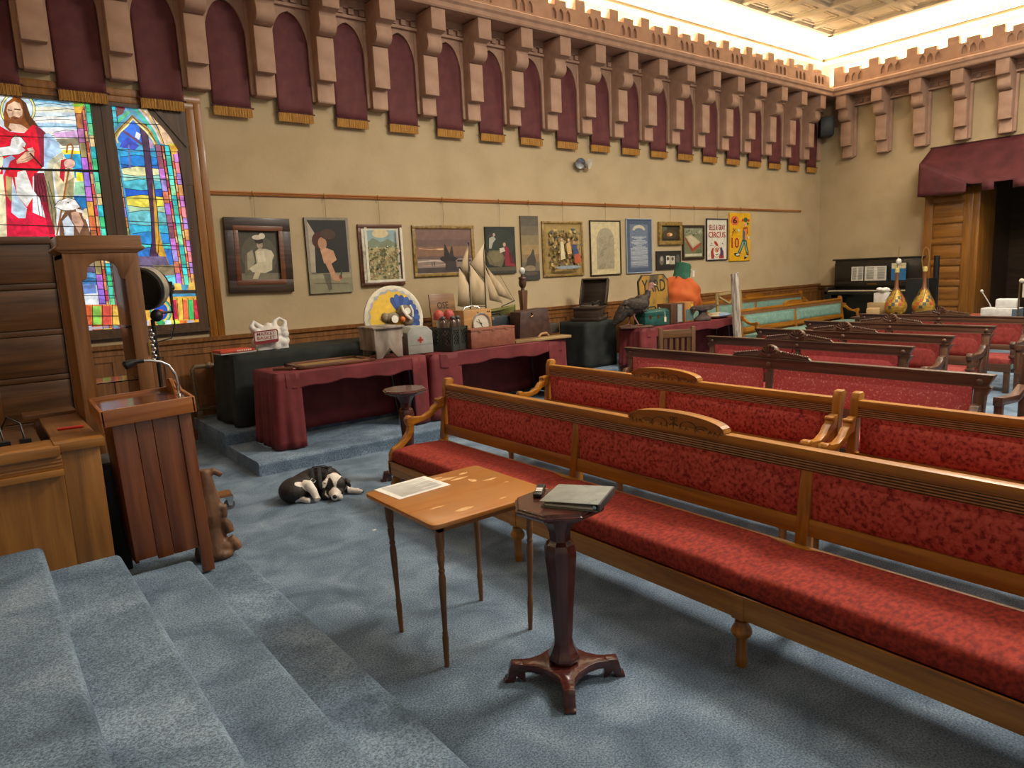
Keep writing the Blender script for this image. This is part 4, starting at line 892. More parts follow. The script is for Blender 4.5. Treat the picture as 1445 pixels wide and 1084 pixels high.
# ears
m = MB(); m.ball((.268, -.045, .135), (.045, .022, .028), 12, 8); m.T = Matrix.Translation((.298, -.062, .118)) @ Matrix.Rotation(-.5, 4, 'Y'); m.ball((0, 0, 0), (.018, .014, .034), 10, 8); m.T = Matrix()
blob('ear', m, .005, dogm[0], t, None, 3)
m = MB(); m.tube([(.125, -.05, .15), (.105, -.085, .135), (.1, -.105, .105)], [.026, .024, .012], 10); blob('ear', m, .005, nmat('spotted_ear', ['2a221e', 'd9cdc0', 'e6dcd0'], 60, (1, 1, 1), .75, 0, None, 0, 3, [.36, .42, .7]), t, None, 3)
# closed eyes
m = MB(); m.tube([(.145, -.118, .098), (.158, -.123, .092), (.17, -.122, .094)], .004, 6); m.tube([(.226, -.118, .098), (.238, -.117, .093), (.248, -.112, .096)], .004, 6); obj('eyelid', m, col('080808', .3), t)
# claws of the stretched paw
m = MB()
for k in range(3): m.ball((.39, .012+k*.01, .018), (.009, .004, .006), 6, 5)
obj('claw', m, col('1a1614', .3), t)
hm = nmat('black_webbing', ['1f2124', '2a2d31'], 30, (1, 1, 1), .7, .2, 90)
def arcp(x, r0, r1, a0, a1, n=12, cy=.06, lean=0): return [(x+lean*i/n, cy+r0*math.cos(a0+(a1-a0)*i/n), .02+r1*math.sin(a0+(a1-a0)*i/n)) for i in range(n+1)]
m = MB(); 
def strap(m, pts, w=.026):
    for a, b in zip(pts, pts[1:]): m.bar(a, b, w, .006, 0, (Vector(a)+Vector(b))/2-Vector((.05, .06, .0)))
strap(m, [(.02, .13, .232), (.03, .05, .228), (.05, -.01, .18), (.06, -.045, .13), (.075, -.075, .085)], .03); strap(m, [(-.04, .13, .228), (-.03, .04, .218), (0, -.02, .17)], .026); strap(m, [(-.04, .1, .232), (.05, .12, .236), (.12, .09, .222)], .03); strap(m, [(.1, .16, .215), (.115, .09, .222), (.12, .03, .19), (.12, -.005, .14)], .03)
h = obj('harness', m, hm, t, .002)
m = MB()
for a, b in (((-.005, -.045, .175), (.025, -.055, .155)), ((.025, -.055, .155), (.01, -.075, .14)), ((.01, -.075, .14), (-.02, -.065, .158)), ((-.02, -.065, .158), (-.005, -.045, .175))): m.tube([a, b], .005, 6)
obj('buckle', m, CHROME, h)
# crumb of paper on the carpet
s = onZ(528, 748.5, 0); tag(obj('paper_scrap', MB().box((-.012, -.008, 0), (.014, .008, .003)), col('e8e6e0'), loc=(s.x, s.y, .001)), 'tiny white paper scrap on carpet left of the folding table', 'paper')
# ------------------------------------------------------------------ pictures hung on the long wall
def scene_shapes(bg, n, cols, seed, u0=0, u1=1, v0=0, v1=1, r=.05, el=(1, 1)):
    rnd = random.Random(seed); o = [(bg, [(0, 0)])] if u0 == 0 else []
    for i in range(n):
        u, v = u0+(u1-u0)*rnd.random(), v0+(v1-v0)*rnd.random(); q = r*(.4+rnd.random())
        o.append((rnd.choice(cols), [(u+a*rnd.uniform(.6, 1.3), v+b*rnd.uniform(.6, 1.3)) for a, b in ell(0, 0, q*el[0], q*el[1], 9)]))
    return o
def R4(u0, v0, u1, v1): return [(u0, v0), (u1, v0), (u1, v1), (u0, v1)]
hooks = []
def picture(label, px, frame, fw, shapes, depth=.03, mats=None, mat_w=0, kind='framed_picture', cat='picture', lip=None, tilt=0):
    (x0, y0), (x1, y1), (x2, y2), (x3, y3) = px
    P = [onY(x, y, YW-.03) for x, y in px]
    X0, X1 = (P[0].x+P[3].x)/2, (P[1].x+P[2].x)/2; Z1, Z0 = (P[0].z+P[1].z)/2, (P[2].z+P[3].z)/2
    w, h = X1-X0, Z1-Z0
    t = thing(kind, label, cat, ((X0+X1)/2, YW-.004, Z0), 0, None, (0, tilt, 0))
    if fw:
        m = MB(); d = depth
        for a, b in (((-w/2, -d, 0), (w/2, 0, fw)), ((-w/2, -d, h-fw), (w/2, 0, h)), ((-w/2, -d, fw), (-w/2+fw, 0, h-fw)), ((w/2-fw, -d, fw), (w/2, 0, h-fw))): m.box(a, b)
        f = obj('frame', m, frame, t, min(.006, fw/4))
        if lip:
            m = MB(); q = fw*.62; e = fw*1.0
            for a, b in (((-w/2+q, -d-.004, q), (w/2-q, -.002, e)), ((-w/2+q, -d-.004, h-e), (w/2-q, -.002, h-q)), ((-w/2+q, -d-.004, e), (-w/2+e, -.002, h-e)), ((w/2-e, -d-.004, e), (w/2-q, -.002, h-e))): m.box(a, b)
            obj('inner_moulding', m, lip, f, .004)
    canvas('picture', t, w-2*fw, h-2*fw, shapes, -.012 if fw else -.028, fw, .01 if fw else .026)
    hooks.append(((X0+X1)/2, Z1, label))
    return t, w, h
FD = wood('ebonised_frame', ['24180f', '33231a', '453224'], 'x'); FB = wood('frame_brown', ['4a2a18', '643b22', '7b4a2c'], 'x')
FG = nmat('gilt_frame', ['6a5326', '8c7038', 'a88c4c'], 20, (1, 1, 1), .4, .2, 60, 0, 6, None, 0, 0, .2)
# 1 child portrait
g = [('4a463a', []), ('5c5848', ell(.5, .5, .45, .42)), ('7a7460', R4(0, .86, 1, 1)), ('6c6650', [(.1, .9), (.15, .5), (.3, .38), (.35, .9)]), ('a39a80', [(.2, .45), (.34, .38), (.38, .62), (.3, .78), (.18, .8)]), ('cfc6a8', [(.4, .42), (.5, .36), (.66, .36), (.82, .4), (.88, .5), (.82, .6), (.8, .8), (.62, .86), (.3, .84), (.22, .76), (.42, .66)]), ('e0d8bc', [(.44, .42), (.62, .4), (.66, .62), (.46, .64)]), ('b8a88c', ell(.53, .28, .075, .085)), ('30281e', ell(.52, .2, .11, .06)), ('d8d0b8', ell(.48, .13, .13, .05)), ('e4dcc4', ell(.6, .1, .08, .06)), ('cabf9f', [(.36, .84), (.5, .84), (.42, .98), (.28, .98)]), ('6a5a48', ell(.5, .28, .018, .01, 8)), ('6a5a48', ell(.57, .28, .018, .01, 8)), ('8a7058', ln([(.52, .33), (.56, .33)], .01))]
picture('sepia portrait of a seated child in a wide dark carved frame', ((313, 307), (406, 308), (414, 411), (323, 415)), FD, .155, g, .05, None, 0, 'framed_picture', 'picture', wood('frame_inner', ['4e2a14', '6a3c1e', '7c4a28'], 'x'), .02)
# 2 leaning figure (generic)
g = [('22241f', []), ('8d8574', R4(0, 0, .06, 1)), ('8d8574', R4(.94, 0, 1, 1)), ('8d8574', R4(0, 0, 1, .035)), ('b0a48e', [(.06, .05), (.2, .2), (.16, .72), (.06, .72)]), ('8a8468', R4(0, .73, 1, 1)), ('9a947a', R4(.02, .75, .98, .8)), ('5e5a48', [(.32, .74), (.48, .74), (.5, .95), (.42, .97)]), ('4a1e14', ell(.3, .3, .17, .11)), ('b88a68', ell(.36, .34, .1, .085)), ('c89a78', [(.3, .42), (.45, .4), (.6, .44), (.66, .56), (.5, .62), (.36, .6)]), ('c09070', [(.36, .56), (.5, .56), (.62, .76), (.72, .8), (.7, .85), (.54, .83)]), ('a03a2a', ell(.72, .79, .04, .03)), ('2a4a2a', ln([(.72, .8), (.76, .7)], .03)), ('4a3424', ell(.5, .22, .18, .07)), ('6a5a48', ln([(.1, .86), (.9, .88)], .006))]
picture('tall unframed canvas of a dark-haired figure leaning over a ledge', ((430, 307), (491, 307), (498, 412), (437, 415)), None, 0, g)
# 3 village print
g = [('d9d4c0', []), ('8fa8a8', R4(.07, .04, .93, .3)), ('d8c79a', ell(.5, .1, .22, .08)), ('7d8a72', [(.07, .3), (.3, .18), (.5, .26), (.7, .2), (.93, .3), (.93, .4), (.07, .4)]), ('b5a878', R4(.07, .36, .93, .96))]+scene_shapes('', 260, ['6a7a4a', '8a8a58', '4a5a3a', 'c8b888', '9a7a5a', 'd8ceb0', '5a6a58', 'a09868'], 3, .08, .92, .34, .94, .024, (1, .7))+[('d9d4c0', R4(0, .955, 1, 1)), ('d9d4c0', R4(0, 0, .06, 1)), ('d9d4c0', R4(.94, 0, 1, 1))]
picture('village landscape print with white border in a thin brown frame', ((504, 316), (567, 317), (572, 402), (511, 404.5)), FB, .05, g)
# 4 harbour
g = [('6e5650', []), ('7b5f55', R4(0, 0, 1, .25)), ('86644f', R4(0, .4, 1, .62)), ('c89a7a', ln([(.05, .44), (.25, .47), (.48, .45)], .02)), ('e0b890', ell(.42, .465, .07, .02)), ('5a4844', R4(0, .66, 1, .68)), ('8c7a70', R4(0, .68, 1, 1)), ('c8b8a8', ln([(.02, .74), (.3, .72), (.52, .75)], .03)), ('4a4040', R4(0, .88, 1, 1)), ('b89a88', ln([(.1, .84), (.5, .82)], .02)), ('2c2624', [(.4, .66), (.46, .63), (.66, .64), (.74, .68), (.66, .76), (.5, .78), (.42, .72)]), ('2c2624', [(.5, .36), (.515, .36), (.6, .64), (.48, .64)]), ('352d2a', [(.625, .4), (.64, .4), (.66, .64), (.57, .64)]), ('3c3432', R4(.5, .74, .7, .96)), ('2a2422', ell(.86, .7, .02, .06)), ('2a2422', ell(.91, .69, .02, .06)), ('2a2422', R4(.72, .72, .97, .76)), ('2a2422', R4(.255, .76, .265, .84)), ('2a2422', R4(.3, .76, .31, .84))]
picture('sunset harbour painting with dark sailing boats in a thin gilt frame', ((582, 316.5), (671, 319), (669, 388), (585, 391)), FG, .05, g)
# 5 night scene, generic kneeling figure
g = [('232a26', []), ('2e362e', ell(.5, .35, .5, .3)), ('6a6248', [(.0, .62), (.1, .5), (.5, .5), (.62, .66), (.5, .86), (.1, .8)]), ('7a7050', ell(.3, .64, .25, .12)), ('8a2430', [(.6, .44), (.72, .42), (.82, .55), (.95, .78), (.98, .86), (.62, .84), (.62, .6)]), ('5a1a28', [(.75, .5), (.85, .58), (.96, .8), (.8, .78)]), ('b89a80', ell(.62, .38, .05, .045)), ('c8c0b0', [(.45, .46), (.6, .44), (.64, .52), (.46, .56)]), ('a8a898', [(.12, .24), (.26, .2), (.34, .26), (.24, .34), (.18, .46), (.1, .46)]), ('b89a80', ell(.28, .17, .04, .035)), ('5a5640', R4(0, .86, 1, .94)), ('3a3830', R4(0, .94, 1, 1))]
picture('dark unframed canvas of a kneeling red-robed figure by a pale rock', ((685, 320), (727.5, 320), (727, 385.5), (686.5, 387)), None, 0, g)
# 6 narrow
g = [('6e6450', []), ('5f584c', R4(0, 0, 1, .16)), ('8a7a58', R4(0, .3, 1, .5)), ('a0865c', R4(0, .45, 1, .62)), ('8a7454', R4(0, .6, 1, .72)), ('4a4238', [(.3, .66), (.5, .6), (.62, .52), (.7, .53), (.72, .62), (.8, .7), (.74, .8), (.45, .82), (.2, .78)]), ('8a7c64', ell(.45, .82, .3, .05)), ('3c3a36', R4(0, .86, 1, 1)), ('5a5044', ell(.5, .9, .4, .03))]
picture('tall narrow hazy canvas with a dark animal shape, between the night scene and tapestry', ((734.5, 305), (760, 304.5), (761, 394), (737, 396)), None, 0, g)
# 7 tapestry
g = [('9a8048', []), ('a88c54', R4(.06, .05, .94, .95))]+scene_shapes('', 300, ['4a4432', '6a6a48', 'c8b070', '5a6468', '8a7a48', '3a382c', 'b09858', 'a88c54', '9a8048'], 8, .12, .88, .1, .88, .026)+[('d8c8a0', [(.3, .36), (.38, .36), (.42, .7), (.3, .72)]), ('3a4a78', [(.62, .42), (.72, .42), (.8, .62), (.64, .66)]), ('b85a38', [(.66, .62), (.82, .6), (.86, .78), (.68, .8)]), ('d0a868', [(.46, .4), (.56, .36), (.6, .6), (.48, .62)]), ('c8a080', ell(.34, .32, .03, .03)), ('c8a080', ell(.52, .33, .03, .03)), ('c8a080', ell(.66, .38, .03, .03)), ('8a98a0', ell(.5, .87, .34, .035))]
picture('woven tapestry of figures in a garden in a gilt frame', ((766, 311.5), (824, 313), (823, 389), (766, 391)), FG, .04, g)
# 8 pencil drawing
g = [('cdbf94', []), ('b8ac88', ln([(.14, .08), (.86, .08), (.86, .92), (.14, .92), (.14, .08)], .004)), ('a69c80', [(.2, .9)]+[(.5-.3*math.cos(a), .34-.22*math.sin(a)) for a in [PI*i/10 for i in range(11)]]+[(.8, .9)])]
rnd = random.Random(4)
for i in range(120):
    u, v = .22+.56*rnd.random(), .3+.6*rnd.random(); g.append((rnd.choice(['8a8270', '7a7466', '968c74']), ln([(u, v), (u+.05, v-.03)], .006)))
picture('pale pencil drawing of an arched monument in a cream mat and black frame', ((833, 311), (876.5, 311), (876.5, 387), (833.5, 390)), FD, .018, g)
# 9 blue document
g = [('4a5a72', []), ('6a788c', R4(.13, .09, .87, .92)), ('c8c0a4', [(.25, .2)]+[(.5-.26*math.cos(a), .2-.1*math.sin(a)) for a in [PI*i/8 for i in range(9)]]+[(.68, .2)]+[(.5+.17*math.cos(a), .2-.04*math.sin(a)) for a in [PI*i/8 for i in range(9)]])]
for i in range(24):
    v = .32+i*.024; w = [.3, .2, .12, .26, .33][i % 5] if i < 9 else .35
    g.append(('b8c0c8', R4(.5-w, v, .5+w, v+(.012 if i % 4 else .018))))
picture('blue printed document with rows of white lettering in a pale frame', ((883.5, 308.5), (921, 308.5), (920, 384), (885, 387)), nmat('pale_frame', ['8a98a8', 'a0acb8'], 6, (1, 1, 1), .5), .018, g)
# 10 small gilt
g = [('38301e', []), ('5a6040', R4(.05, .05, .35, .5)), ('4a3c24', ell(.5, .55, .4, .3)), ('c89a60', ell(.5, .58, .16, .12)), ('e0c090', ell(.56, .6, .07, .07)), ('a86a38', ell(.42, .62, .08, .08)), ('2a2416', R4(0, .85, 1, 1))]
picture('small dark still life in a chunky gilt frame above a black panel', ((930, 313), (964, 313), (960, 344), (928.5, 347)), FG, .075, g, .05)
g = [('24221e', []), ('6a655a', ell(.2, .5, .09, .26)), ('a8a294', ell(.2, .42, .045, .12)), ('d8d2c0', R4(.38, .26, .52, .72)), ('c0b8a4', R4(.54, .28, .74, .74)), ('4a463e', ell(.45, .42, .05, .1)), ('5a544a', ell(.64, .44, .05, .1)), ('5a564c', ell(.86, .45, .08, .24))]
picture('small black panel of pale oval photographs, below the gilt still life', ((928, 354.5), (962, 353.5), (960, 379), (925, 381.5)), None, 0, g)
# 12 aerial view
g = [('6f7458', []), ('8f9478', R4(.04, .04, .96, .2)), ('7a8060', R4(.04, .2, .96, .5)), ('b0a482', [(.08, .3), (.4, .22), (.9, .5), (.45, .7)]), ('c4ba9a', [(.16, .32), (.4, .27), (.8, .5), (.46, .62)]), ('8c3f2c', [(.08, .3), (.45, .7), (.45, .84), (.08, .42)]), ('a04a34', [(.45, .7), (.9, .5), (.9, .6), (.45, .84)]), ('5a6a40', ell(.8, .8, .15, .07)), ('c9c3a8', R4(.06, .88, .94, .97))]+scene_shapes('', 40, ['5a6a48', '9a9a80', 'b8b49a'], 5, .06, .94, .05, .25, .03)
picture('aerial print of a big red-brick block in a black frame, left of the circus poster', ((964, 318), (996, 317.5), (993, 365), (963, 367.5)), FD, .045, g)
# 13 circus poster
g = [('dcd6c4', []), ('a03030', [(.22, .98), (.2, .8), (.3, .7), (.4, .74), (.36, .98)]), ('a03030', [(.62, .98), (.6, .76), (.72, .68), (.84, .8), (.86, .98)]), ('3a3f7a', [(.66, .74), (.76, .7), (.82, .86), (.74, .96)]), ('b08a60', ell(.5, .8, .19, .155)), ('e6dfce', ell(.5, .8, .165, .14)), ('c8a080', ell(.5, .76, .12, .07)), ('b03428', ell(.46, .6, .11, .045, 12, 0, 2*PI, .5)), ('b03428', ell(.52, .78, .035, .03)), ('2c2c50', ln([(.42, .87), (.5, .89), (.58, .86)], .02)), ('30302e', ell(.46, .74, .02, .02, 8)), ('30302e', ell(.56, .73, .02, .02, 8)), ('3a3f7a', ell(.78, .6, .022, .018, 6)), ('3a3f7a', ell(.24, .6, .022, .018, 6)), ('8a8a88', R4(.14, .645, .34, .655))]
t, w, h = picture('white circus poster with a clown face in a black frame', ((997.5, 309), (1028, 308), (1026, 366.5), (997, 368.5)), nmat('dark_blue_frame', ['20222e', '2c3040'], 6, (1, 1, 1), .5), .02, g)
text('SELLS & GRAY', w*.78, h*.13, t, col('963038'), (0, -.0185, h*.79)); text('CIRCUS', w*.8, h*.14, t, col('a5262c'), (0, -.0185, h*.615))
# 14 yellow poster
g = [('e2ab12', []), ('d9663a', ell(.24, .16, .19, .1)), ('2f5a3a', ell(.76, .14, .1, .05)), ('c03a2a', ell(.62, .15, .05, .03)), ('c03a2a', ell(.9, .15, .05, .03)), ('3a7a4a', ell(.86, .22, .06, .03)), ('d8b090', ell(.75, .24, .07, .045)), ('2c2420', ell(.73, .235, .012, .008, 6)), ('c03a2a', ell(.69, .25, .022, .014, 8)), ('b0481c', [(.64, .3), (.84, .28), (.88, .4), (.78, .5), (.66, .5)]), ('d98a50', [(.68, .34), (.82, .33), (.8, .56), (.68, .56)]), ('55657a', [(.62, .36), (.72, .38), (.72, .6), (.62, .56)]), ('2a5a62', [(.6, .55), (.76, .56), (.62, .72), (.5, .86), (.38, .82), (.5, .7)]), ('7fb0a8', [(.6, .6), (.68, .6), (.56, .74), (.48, .82), (.44, .8), (.54, .7)]), ('2a5a62', [(.66, .56), (.8, .57), (.84, .7), (.92, .84), (.8, .86), (.72, .7)]), ('7fb0a8', [(.71, .6), (.77, .6), (.8, .72), (.86, .82), (.82, .83), (.75, .7)]), ('1c2024', ell(.34, .87, .14, .035, 12, 0, 2*PI, .15)), ('c8d0d0', ell(.37, .87, .09, .02)), ('1c2024', ell(.8, .91, .12, .035, 12, 0, 2*PI, -.4)), ('c8d0d0', ell(.8, .905, .07, .02)), ('d0d0c8', ell(.42, .36, .06, .03)), ('d0d0c8', ell(.9, .51, .05, .03)), ('2a2a26', ln([(.1, .42), (.28, .32)], .012)), ('2a2a26', ln([(.14, .32), (.3, .42)], .012)), ('2a2a26', ln([(.1, .48), (.2, .36)], .012))]
t, w, h = picture('yellow wooden game board with big numbers and a clown in striped legs', ((1029, 301), (1059.5, 300.5), (1058, 367), (1030, 369)), None, 0, g)
text('6', w*.2, h*.13, t, col('1c1a16'), (-w*.26, -.034, h*.845)); text('10', w*.36, h*.22, t, col('a8262a'), (-w*.24, -.034, h*.38))
SHORT = ['child portrait', 'leaning figure canvas', 'village print', 'harbour painting', 'night scene canvas', 'narrow hazy canvas', 'tapestry', 'pencil drawing', 'blue document', 'small gilt still life', '', 'aerial print', 'circus poster', 'yellow game board']
for (X, Z1, lab), sh_ in zip(hooks, SHORT):
    if not sh_: continue
    hk = thing('picture_hook', 'brass hook on the picture rail above the '+sh_, 'hook', (X, YW-.03, 2.9), 0, 'hooks on the picture rail')
    m = MB(); m.tube([(0, .01, .005), (0, -.012, .004), (0, -.014, -.02), (0, -.01, -.05), (0, -.02, -.06)], .005, 6); m.ball((0, -.014, -.05), .012, 8, 6); obj('hook', m, BRASS, hk)
    if 2.84-Z1 > .02: obj('wire', MB().tube([(0, -.012, -.05), (0, .0, Z1-2.9)], .002, 5), col('6a6a60', .4, 1), hk)
# lamp on the wall
e = onY(823, 232, YW-.08)
t = thing('emergency_light', 'twin-headed emergency light high on the tan wall', 'light', (e.x, YW, e.z))
obj('base', MB().box((-.1, -.05, -.06), (.1, 0, .06)), col('b0aca0'), t, .01)
for s in (-1, 1):
    m = MB(); m.T = Matrix.Translation((s*.09, -.09, .02)) @ Matrix.Rotation(s*.5, 4, 'Z') @ Matrix.Rotation(PI/2+.3, 4, 'X'); m.lathe([(.03, -.05), (.06, -.03), (.085, .03), (.085, .05), (.07, .045), (.02, .03)], n=16); obj('lamp_head', m, CHROME if s < 0 else col('cfc8b8', .4), t)
t = thing('loudspeaker', 'black loudspeaker box under the cornice in the corner', 'speaker', (15.86, 8.5, 4.5), .7); obj('cabinet', MB().box((-.16, -.14, 0), (.16, .14, .42)), BLACKM, t, .01); obj('grille', MB().box((-.14, -.15, .03), (.14, -.138, .39)), col('0c0c0c', .9), t)
# ------------------------------------------------------------------ radiator pipes along the wall
t = thing('pipe_radiator', 'old finned heating pipe running along the panelled wall', 'radiator', (4.9, 8.56, 2*R_))
PM = wood('painted_pipe', ['5f4c35', '6f5a40', '7d684c'], 'x'); DM = nmat('grey_brown_enamel', ['3f3a32', '4d473d', '5a5347'], 5, (1, 1, 1), .5)
m = MB(); m.box((-2.66, -.07, .52), (2.7, .09, .68)); obj('upper_fin_cover', m, DM, t, .02); m = MB(); m.box((-2.2, -.07, .3), (2.7, .09, .42)); obj('lower_fin_cover', m, DM, t, .02)
m = MB(); m.tube([(-2.66, 0, .61), (-2.9, 0, .61), (-2.93, 0, .58), (-2.91, 0, .12), (-2.7, 0, .1), (2.6, 0, .08)], .028, 8); m.tube([(-2.2, 0, .36), (-2.66, 0, .36), (-2.68, 0, .33), (-2.67, 0, .1)], .028, 8); m.ball((-2.75, 0, .61), .045, 8, 6); m.ball((-2.5, 0, .36), .045, 8, 6); m.ball((-2.67, 0, .11), .05, 8, 6)
for x in (-2.9, -2.67, 0, 2.5): m.box((x-.03, -.03, 0), (x+.03, .03, .1))
obj('pipe', m, PM, t)
# ------------------------------------------------------------------ cloth-covered tables
def sheet(m, path, z0, z1, amp=.012, waves=14, flare=.02, n=60, mi=0):
    """hanging cloth along an xy path, gathering in soft folds towards the hem"""
    P = [Vector((*p, 0)) for p in path]; d = [0]
    for a, b in zip(P, P[1:]): d.append(d[-1]+(b-a).length)
    def at(s):
        s *= d[-1]
        for i in range(len(P)-1):
            if s <= d[i+1]+1e-9:
                k = (s-d[i])/(d[i+1]-d[i]); tg = (P[i+1]-P[i]).normalized(); return P[i].lerp(P[i+1], k), Vector((tg.y, -tg.x, 0))
    def fn(u, v):
        p, nrm = at(min(u, 1)); zz = z1+(z0(u) if callable(z0) else z0)*v-z1*v
        o = v*(flare+amp*math.sin(u*waves*2*PI/3)+amp*.6*math.sin(u*waves*4.1+1.3))+.004
        return (p.x+nrm.x*o, p.y+nrm.y*o, zz)
    m.grid(fn, n, 10, mi)
def cloth_table(label_t, label_c, x0, x1, y0, y1, zb, h, fabric, val=.15, left=True, right=True, back=True, wl=.28, wr=.28, full=False, hem=.012, cname='maroon'):
    t = thing('trestle_table', label_t, 'table', ((x0+x1)/2, (y0+y1)/2, zb)); w, d = x1-x0, y1-y0
    obj('tabletop', MB().box((-w/2+.01, -d/2+.01, h-.04), (w/2-.01, d/2-.01, h-.008)), col('3a342c'), t)
    for sx in (-1, 1):
        for sy in (-1, 1): obj('leg', MB().tube([(sx*(w/2-.2), sy*(d/2-.1), h-.04), (sx*(w/2-.12), sy*(d/2-.08), 0)], .013, 8), col('5a5a58', .4, 1), t)
    m = MB(); Z = zb+h
    r = .03
    m.grid(lambda u, v: (x0+w*u, y0+d*v, Z+.003*math.sin(u*23+v*5)*math.sin(v*9+u*3)), 30, 12)
    if full: sheet(m, [(x0, y1), (x0, y0+r), (x0+r, y0), (x1-r, y0), (x1, y0+r), (x1, y1)], zb+hem, Z, .02, 26, .03, 110)
    else:
        if val: sheet(m, [(x0+.1, y0), (x1-.1, y0)], lambda u: Z-val-.012*math.sin(u*11)-.01*math.sin(u*27), Z, .006, 9, .004, 60)
        if left: sheet(m, [(x0+.0, y1), (x0, y0+r), (x0+r, y0), (x0+wl, y0)], zb+hem, Z, .016, 11, .03, 50)
        if right: sheet(m, [(x1-wr, y0), (x1-r, y0), (x1, y0+r), (x1, y1)], zb+hem, Z, .012, 11, .01, 50)
        if back: sheet(m, [(x1, y1), (x0, y1)], zb+.06, Z, .01, 12, -.02, 60)
    c = obj('tablecloth', m, fabric, None, 0, None, 50, .004)
    return tag(c, label_c, 'tablecloth')
cloth_table('folding table under the maroon cloth below the weathered stool', 'maroon cloth on the left table, under the weathered stool', 2.3, 4.04, 6.78, 7.4, R_, .775, MAROON, .15, True, True, True, .26, .2)
cloth_table('folding table under the maroon cloth below the reddish-brown case', 'maroon cloth on the middle table, under the reddish-brown case', 4.11, 6.2, 6.8, 7.42, R_, .772, MAROON, .16, True, True, True, .4, .32)
cloth_table('long table under the black cloth behind the maroon tables', 'black cloth hanging over the rear table that carries the shopping bag', 2.16, 6.55, 7.62, 8.3, 2*R_, .785, BLACKC, 0, True, True, True, full=True)
cloth_table('folding table under the maroon cloth below the stuffed turkey', 'maroon cloth on the right-hand table, under the stuffed turkey and anvil', 7.92, 10.42, 7.02, 7.46, R_, .735, MAROON, .13, True, True, True, .32, .16, hem=.16)
t = thing('plinth', 'black cloth covered stand carrying the open phonograph', 'stand', (7.75, 7.98, 2*R_), 0)
m = MB(); m.box((-.33, -.28, 0), (.33, .28, .70)); obj('box', m, col('1c1e1c'), t); m = MB()
m.grid(lambda u, v: (-.34+.68*u, -.29+.58*v, .712), 8, 8); sheet(m, [(-.34, .29), (-.34, -.27), (-.32, -.29), (.32, -.29), (.34, -.27), (.34, .29)], .01, .712, .008, 12, .012, 70); obj('cover', m, BLACKC, t, 0, None, 50, .004)
TZ = R_+.775+.006
# --- left table
P = onZ(455, 510, TZ)
t = thing('flat_picture_frame', 'brown picture frame lying flat on the left maroon table', 'frame', (3.02, 7.1, TZ), -.03)
m = MB(); W_, D_ = .42, .24
for a, b in (((-W_, -D_, 0), (W_, -D_+.07, .03)), ((-W_, D_-.07, 0), (W_, D_, .03)), ((-W_, -D_, 0), (-W_+.07, D_, .03)), ((W_-.07, -D_, 0), (W_, D_, .03))): m.box(a, b)
obj('moulding', m, FB, t, .006); obj('inlay', MB().box((-W_+.07, -D_+.07, 0), (W_-.07, D_-.07, .012)), wood('frame_panel', ['8a6a3c', 'a07c48', 'b08c58'], 'x'), t)
t = thing('hammer', 'small wood-handled tool with a pink paper tag on the left maroon table', 'tool', (2.46, 6.97, TZ+.018), -.55); obj('handle', MB().tube([(-.1, 0, 0), (.1, 0, 0)], [.014, .018], 8), walnut('x'), t); obj('tag', MB().prism([(.05, .02), (.2, .09), (.17, .16), (.03, .06)], -.012, -.009, 'xy'), col('d8a8a0'), t)
m = MB()
t = thing('weathered_stool', 'weathered grey stool with a notched end board, left of the first-aid box', 'stool', (3.66, 7.1, TZ))
obj('seat_board', MB().box((-.2, -.2, .33), (.19, .2, .352)), WEATH, t, .004)
m = MB(); m.prism([(-.165, 0), (-.165, .33), (.165, .33), (.165, 0), (.095, 0), (.0, .11), (-.095, 0)], -.17, -.145, 'xz'); obj('end_board', m, WEATH, t, .003)
m = MB(); m.prism([(-.165, 0), (-.165, .33), (.165, .33), (.165, 0), (.095, 0), (.0, .11), (-.095, 0)], .145, .17, 'xz'); obj('end_board', m, WEATH, t, .003)
m = MB(); m.box((-.185, -.19, .09), (-.165, .19, .33)); obj('side_apron', m, WEATH, t, .003); m = MB(); m.box((.165, -.17, .22), (.18, .19, .33)); obj('side_apron', m, WEATH, t, .003)
t = thing('first_aid_box', 'grey wooden box with a red cross, between stool and black crate', 'box', (4.1, 7.14, TZ), -.06); GB = nmat('grey_paint', ['8c8c84', '989890', 'a2a29a'], 8, (1, 1, 1), .7, .1)
m = MB(); m.prism([(-.16, 0), (-.16, .25), (-.1, .31), (.09, .31), (.16, .25), (.16, 0)], -.16, .16, 'xz'); obj('case', m, GB, t, .004)
m = MB(); m.box((-.035, -.1625, .145), (.035, -.159, .17)); m.box((-.0125, -.1625, .122), (.0125, -.159, .193)); obj('red_cross', m, col('b03a30'), t)
obj('seam', MB().box((-.16, -.1613, .10), (.16, -.159, .104)), col('6f6f68'), t)
# yellow painted disc with feathered costume face
t = thing('painted_disc', 'big round yellow painted disc with blue feathers behind the first-aid box', 'disc', (4.05, 7.47, TZ), 0, None, (math.radians(-5), 0, 0))
m = MB(); m.T = Matrix.Translation((0, 0, .395)) @ Matrix.Rotation(PI/2, 4, 'X'); m.lathe([(.385, -.02), (.395, -.012), (.395, .015), (.385, .02), (.36, .016)], n=40); obj('rim', m, col('dcd4bc'), t)
g = [('e0d8c0', [])]
pts = []
m = MB(); mats = [col('e2b93c'), col('3a5aa0'), col('2c4a8c'), col('8a7a5a'), col('d9d0b8'), col('5f5a4a'), col('d97a48'), col('f0ead8'), col('a8acb0')]
def dp(mi, poly, k): m.add([((u-.5)*.79, -.021-.0006*k, .395+(.5-v)*.79) for u, v in poly], [tuple(range(len(poly)))], mi)
dp(4, ell(.5, .5, .47, .47, 40), 0); dp(8, [(a, b) for i in range(44) for a, b in [(.5+(.44+.012*(-1)**i)*math.cos(2*PI*i/44), .5+(.44+.012*(-1)**i)*math.sin(2*PI*i/44))]], 1)
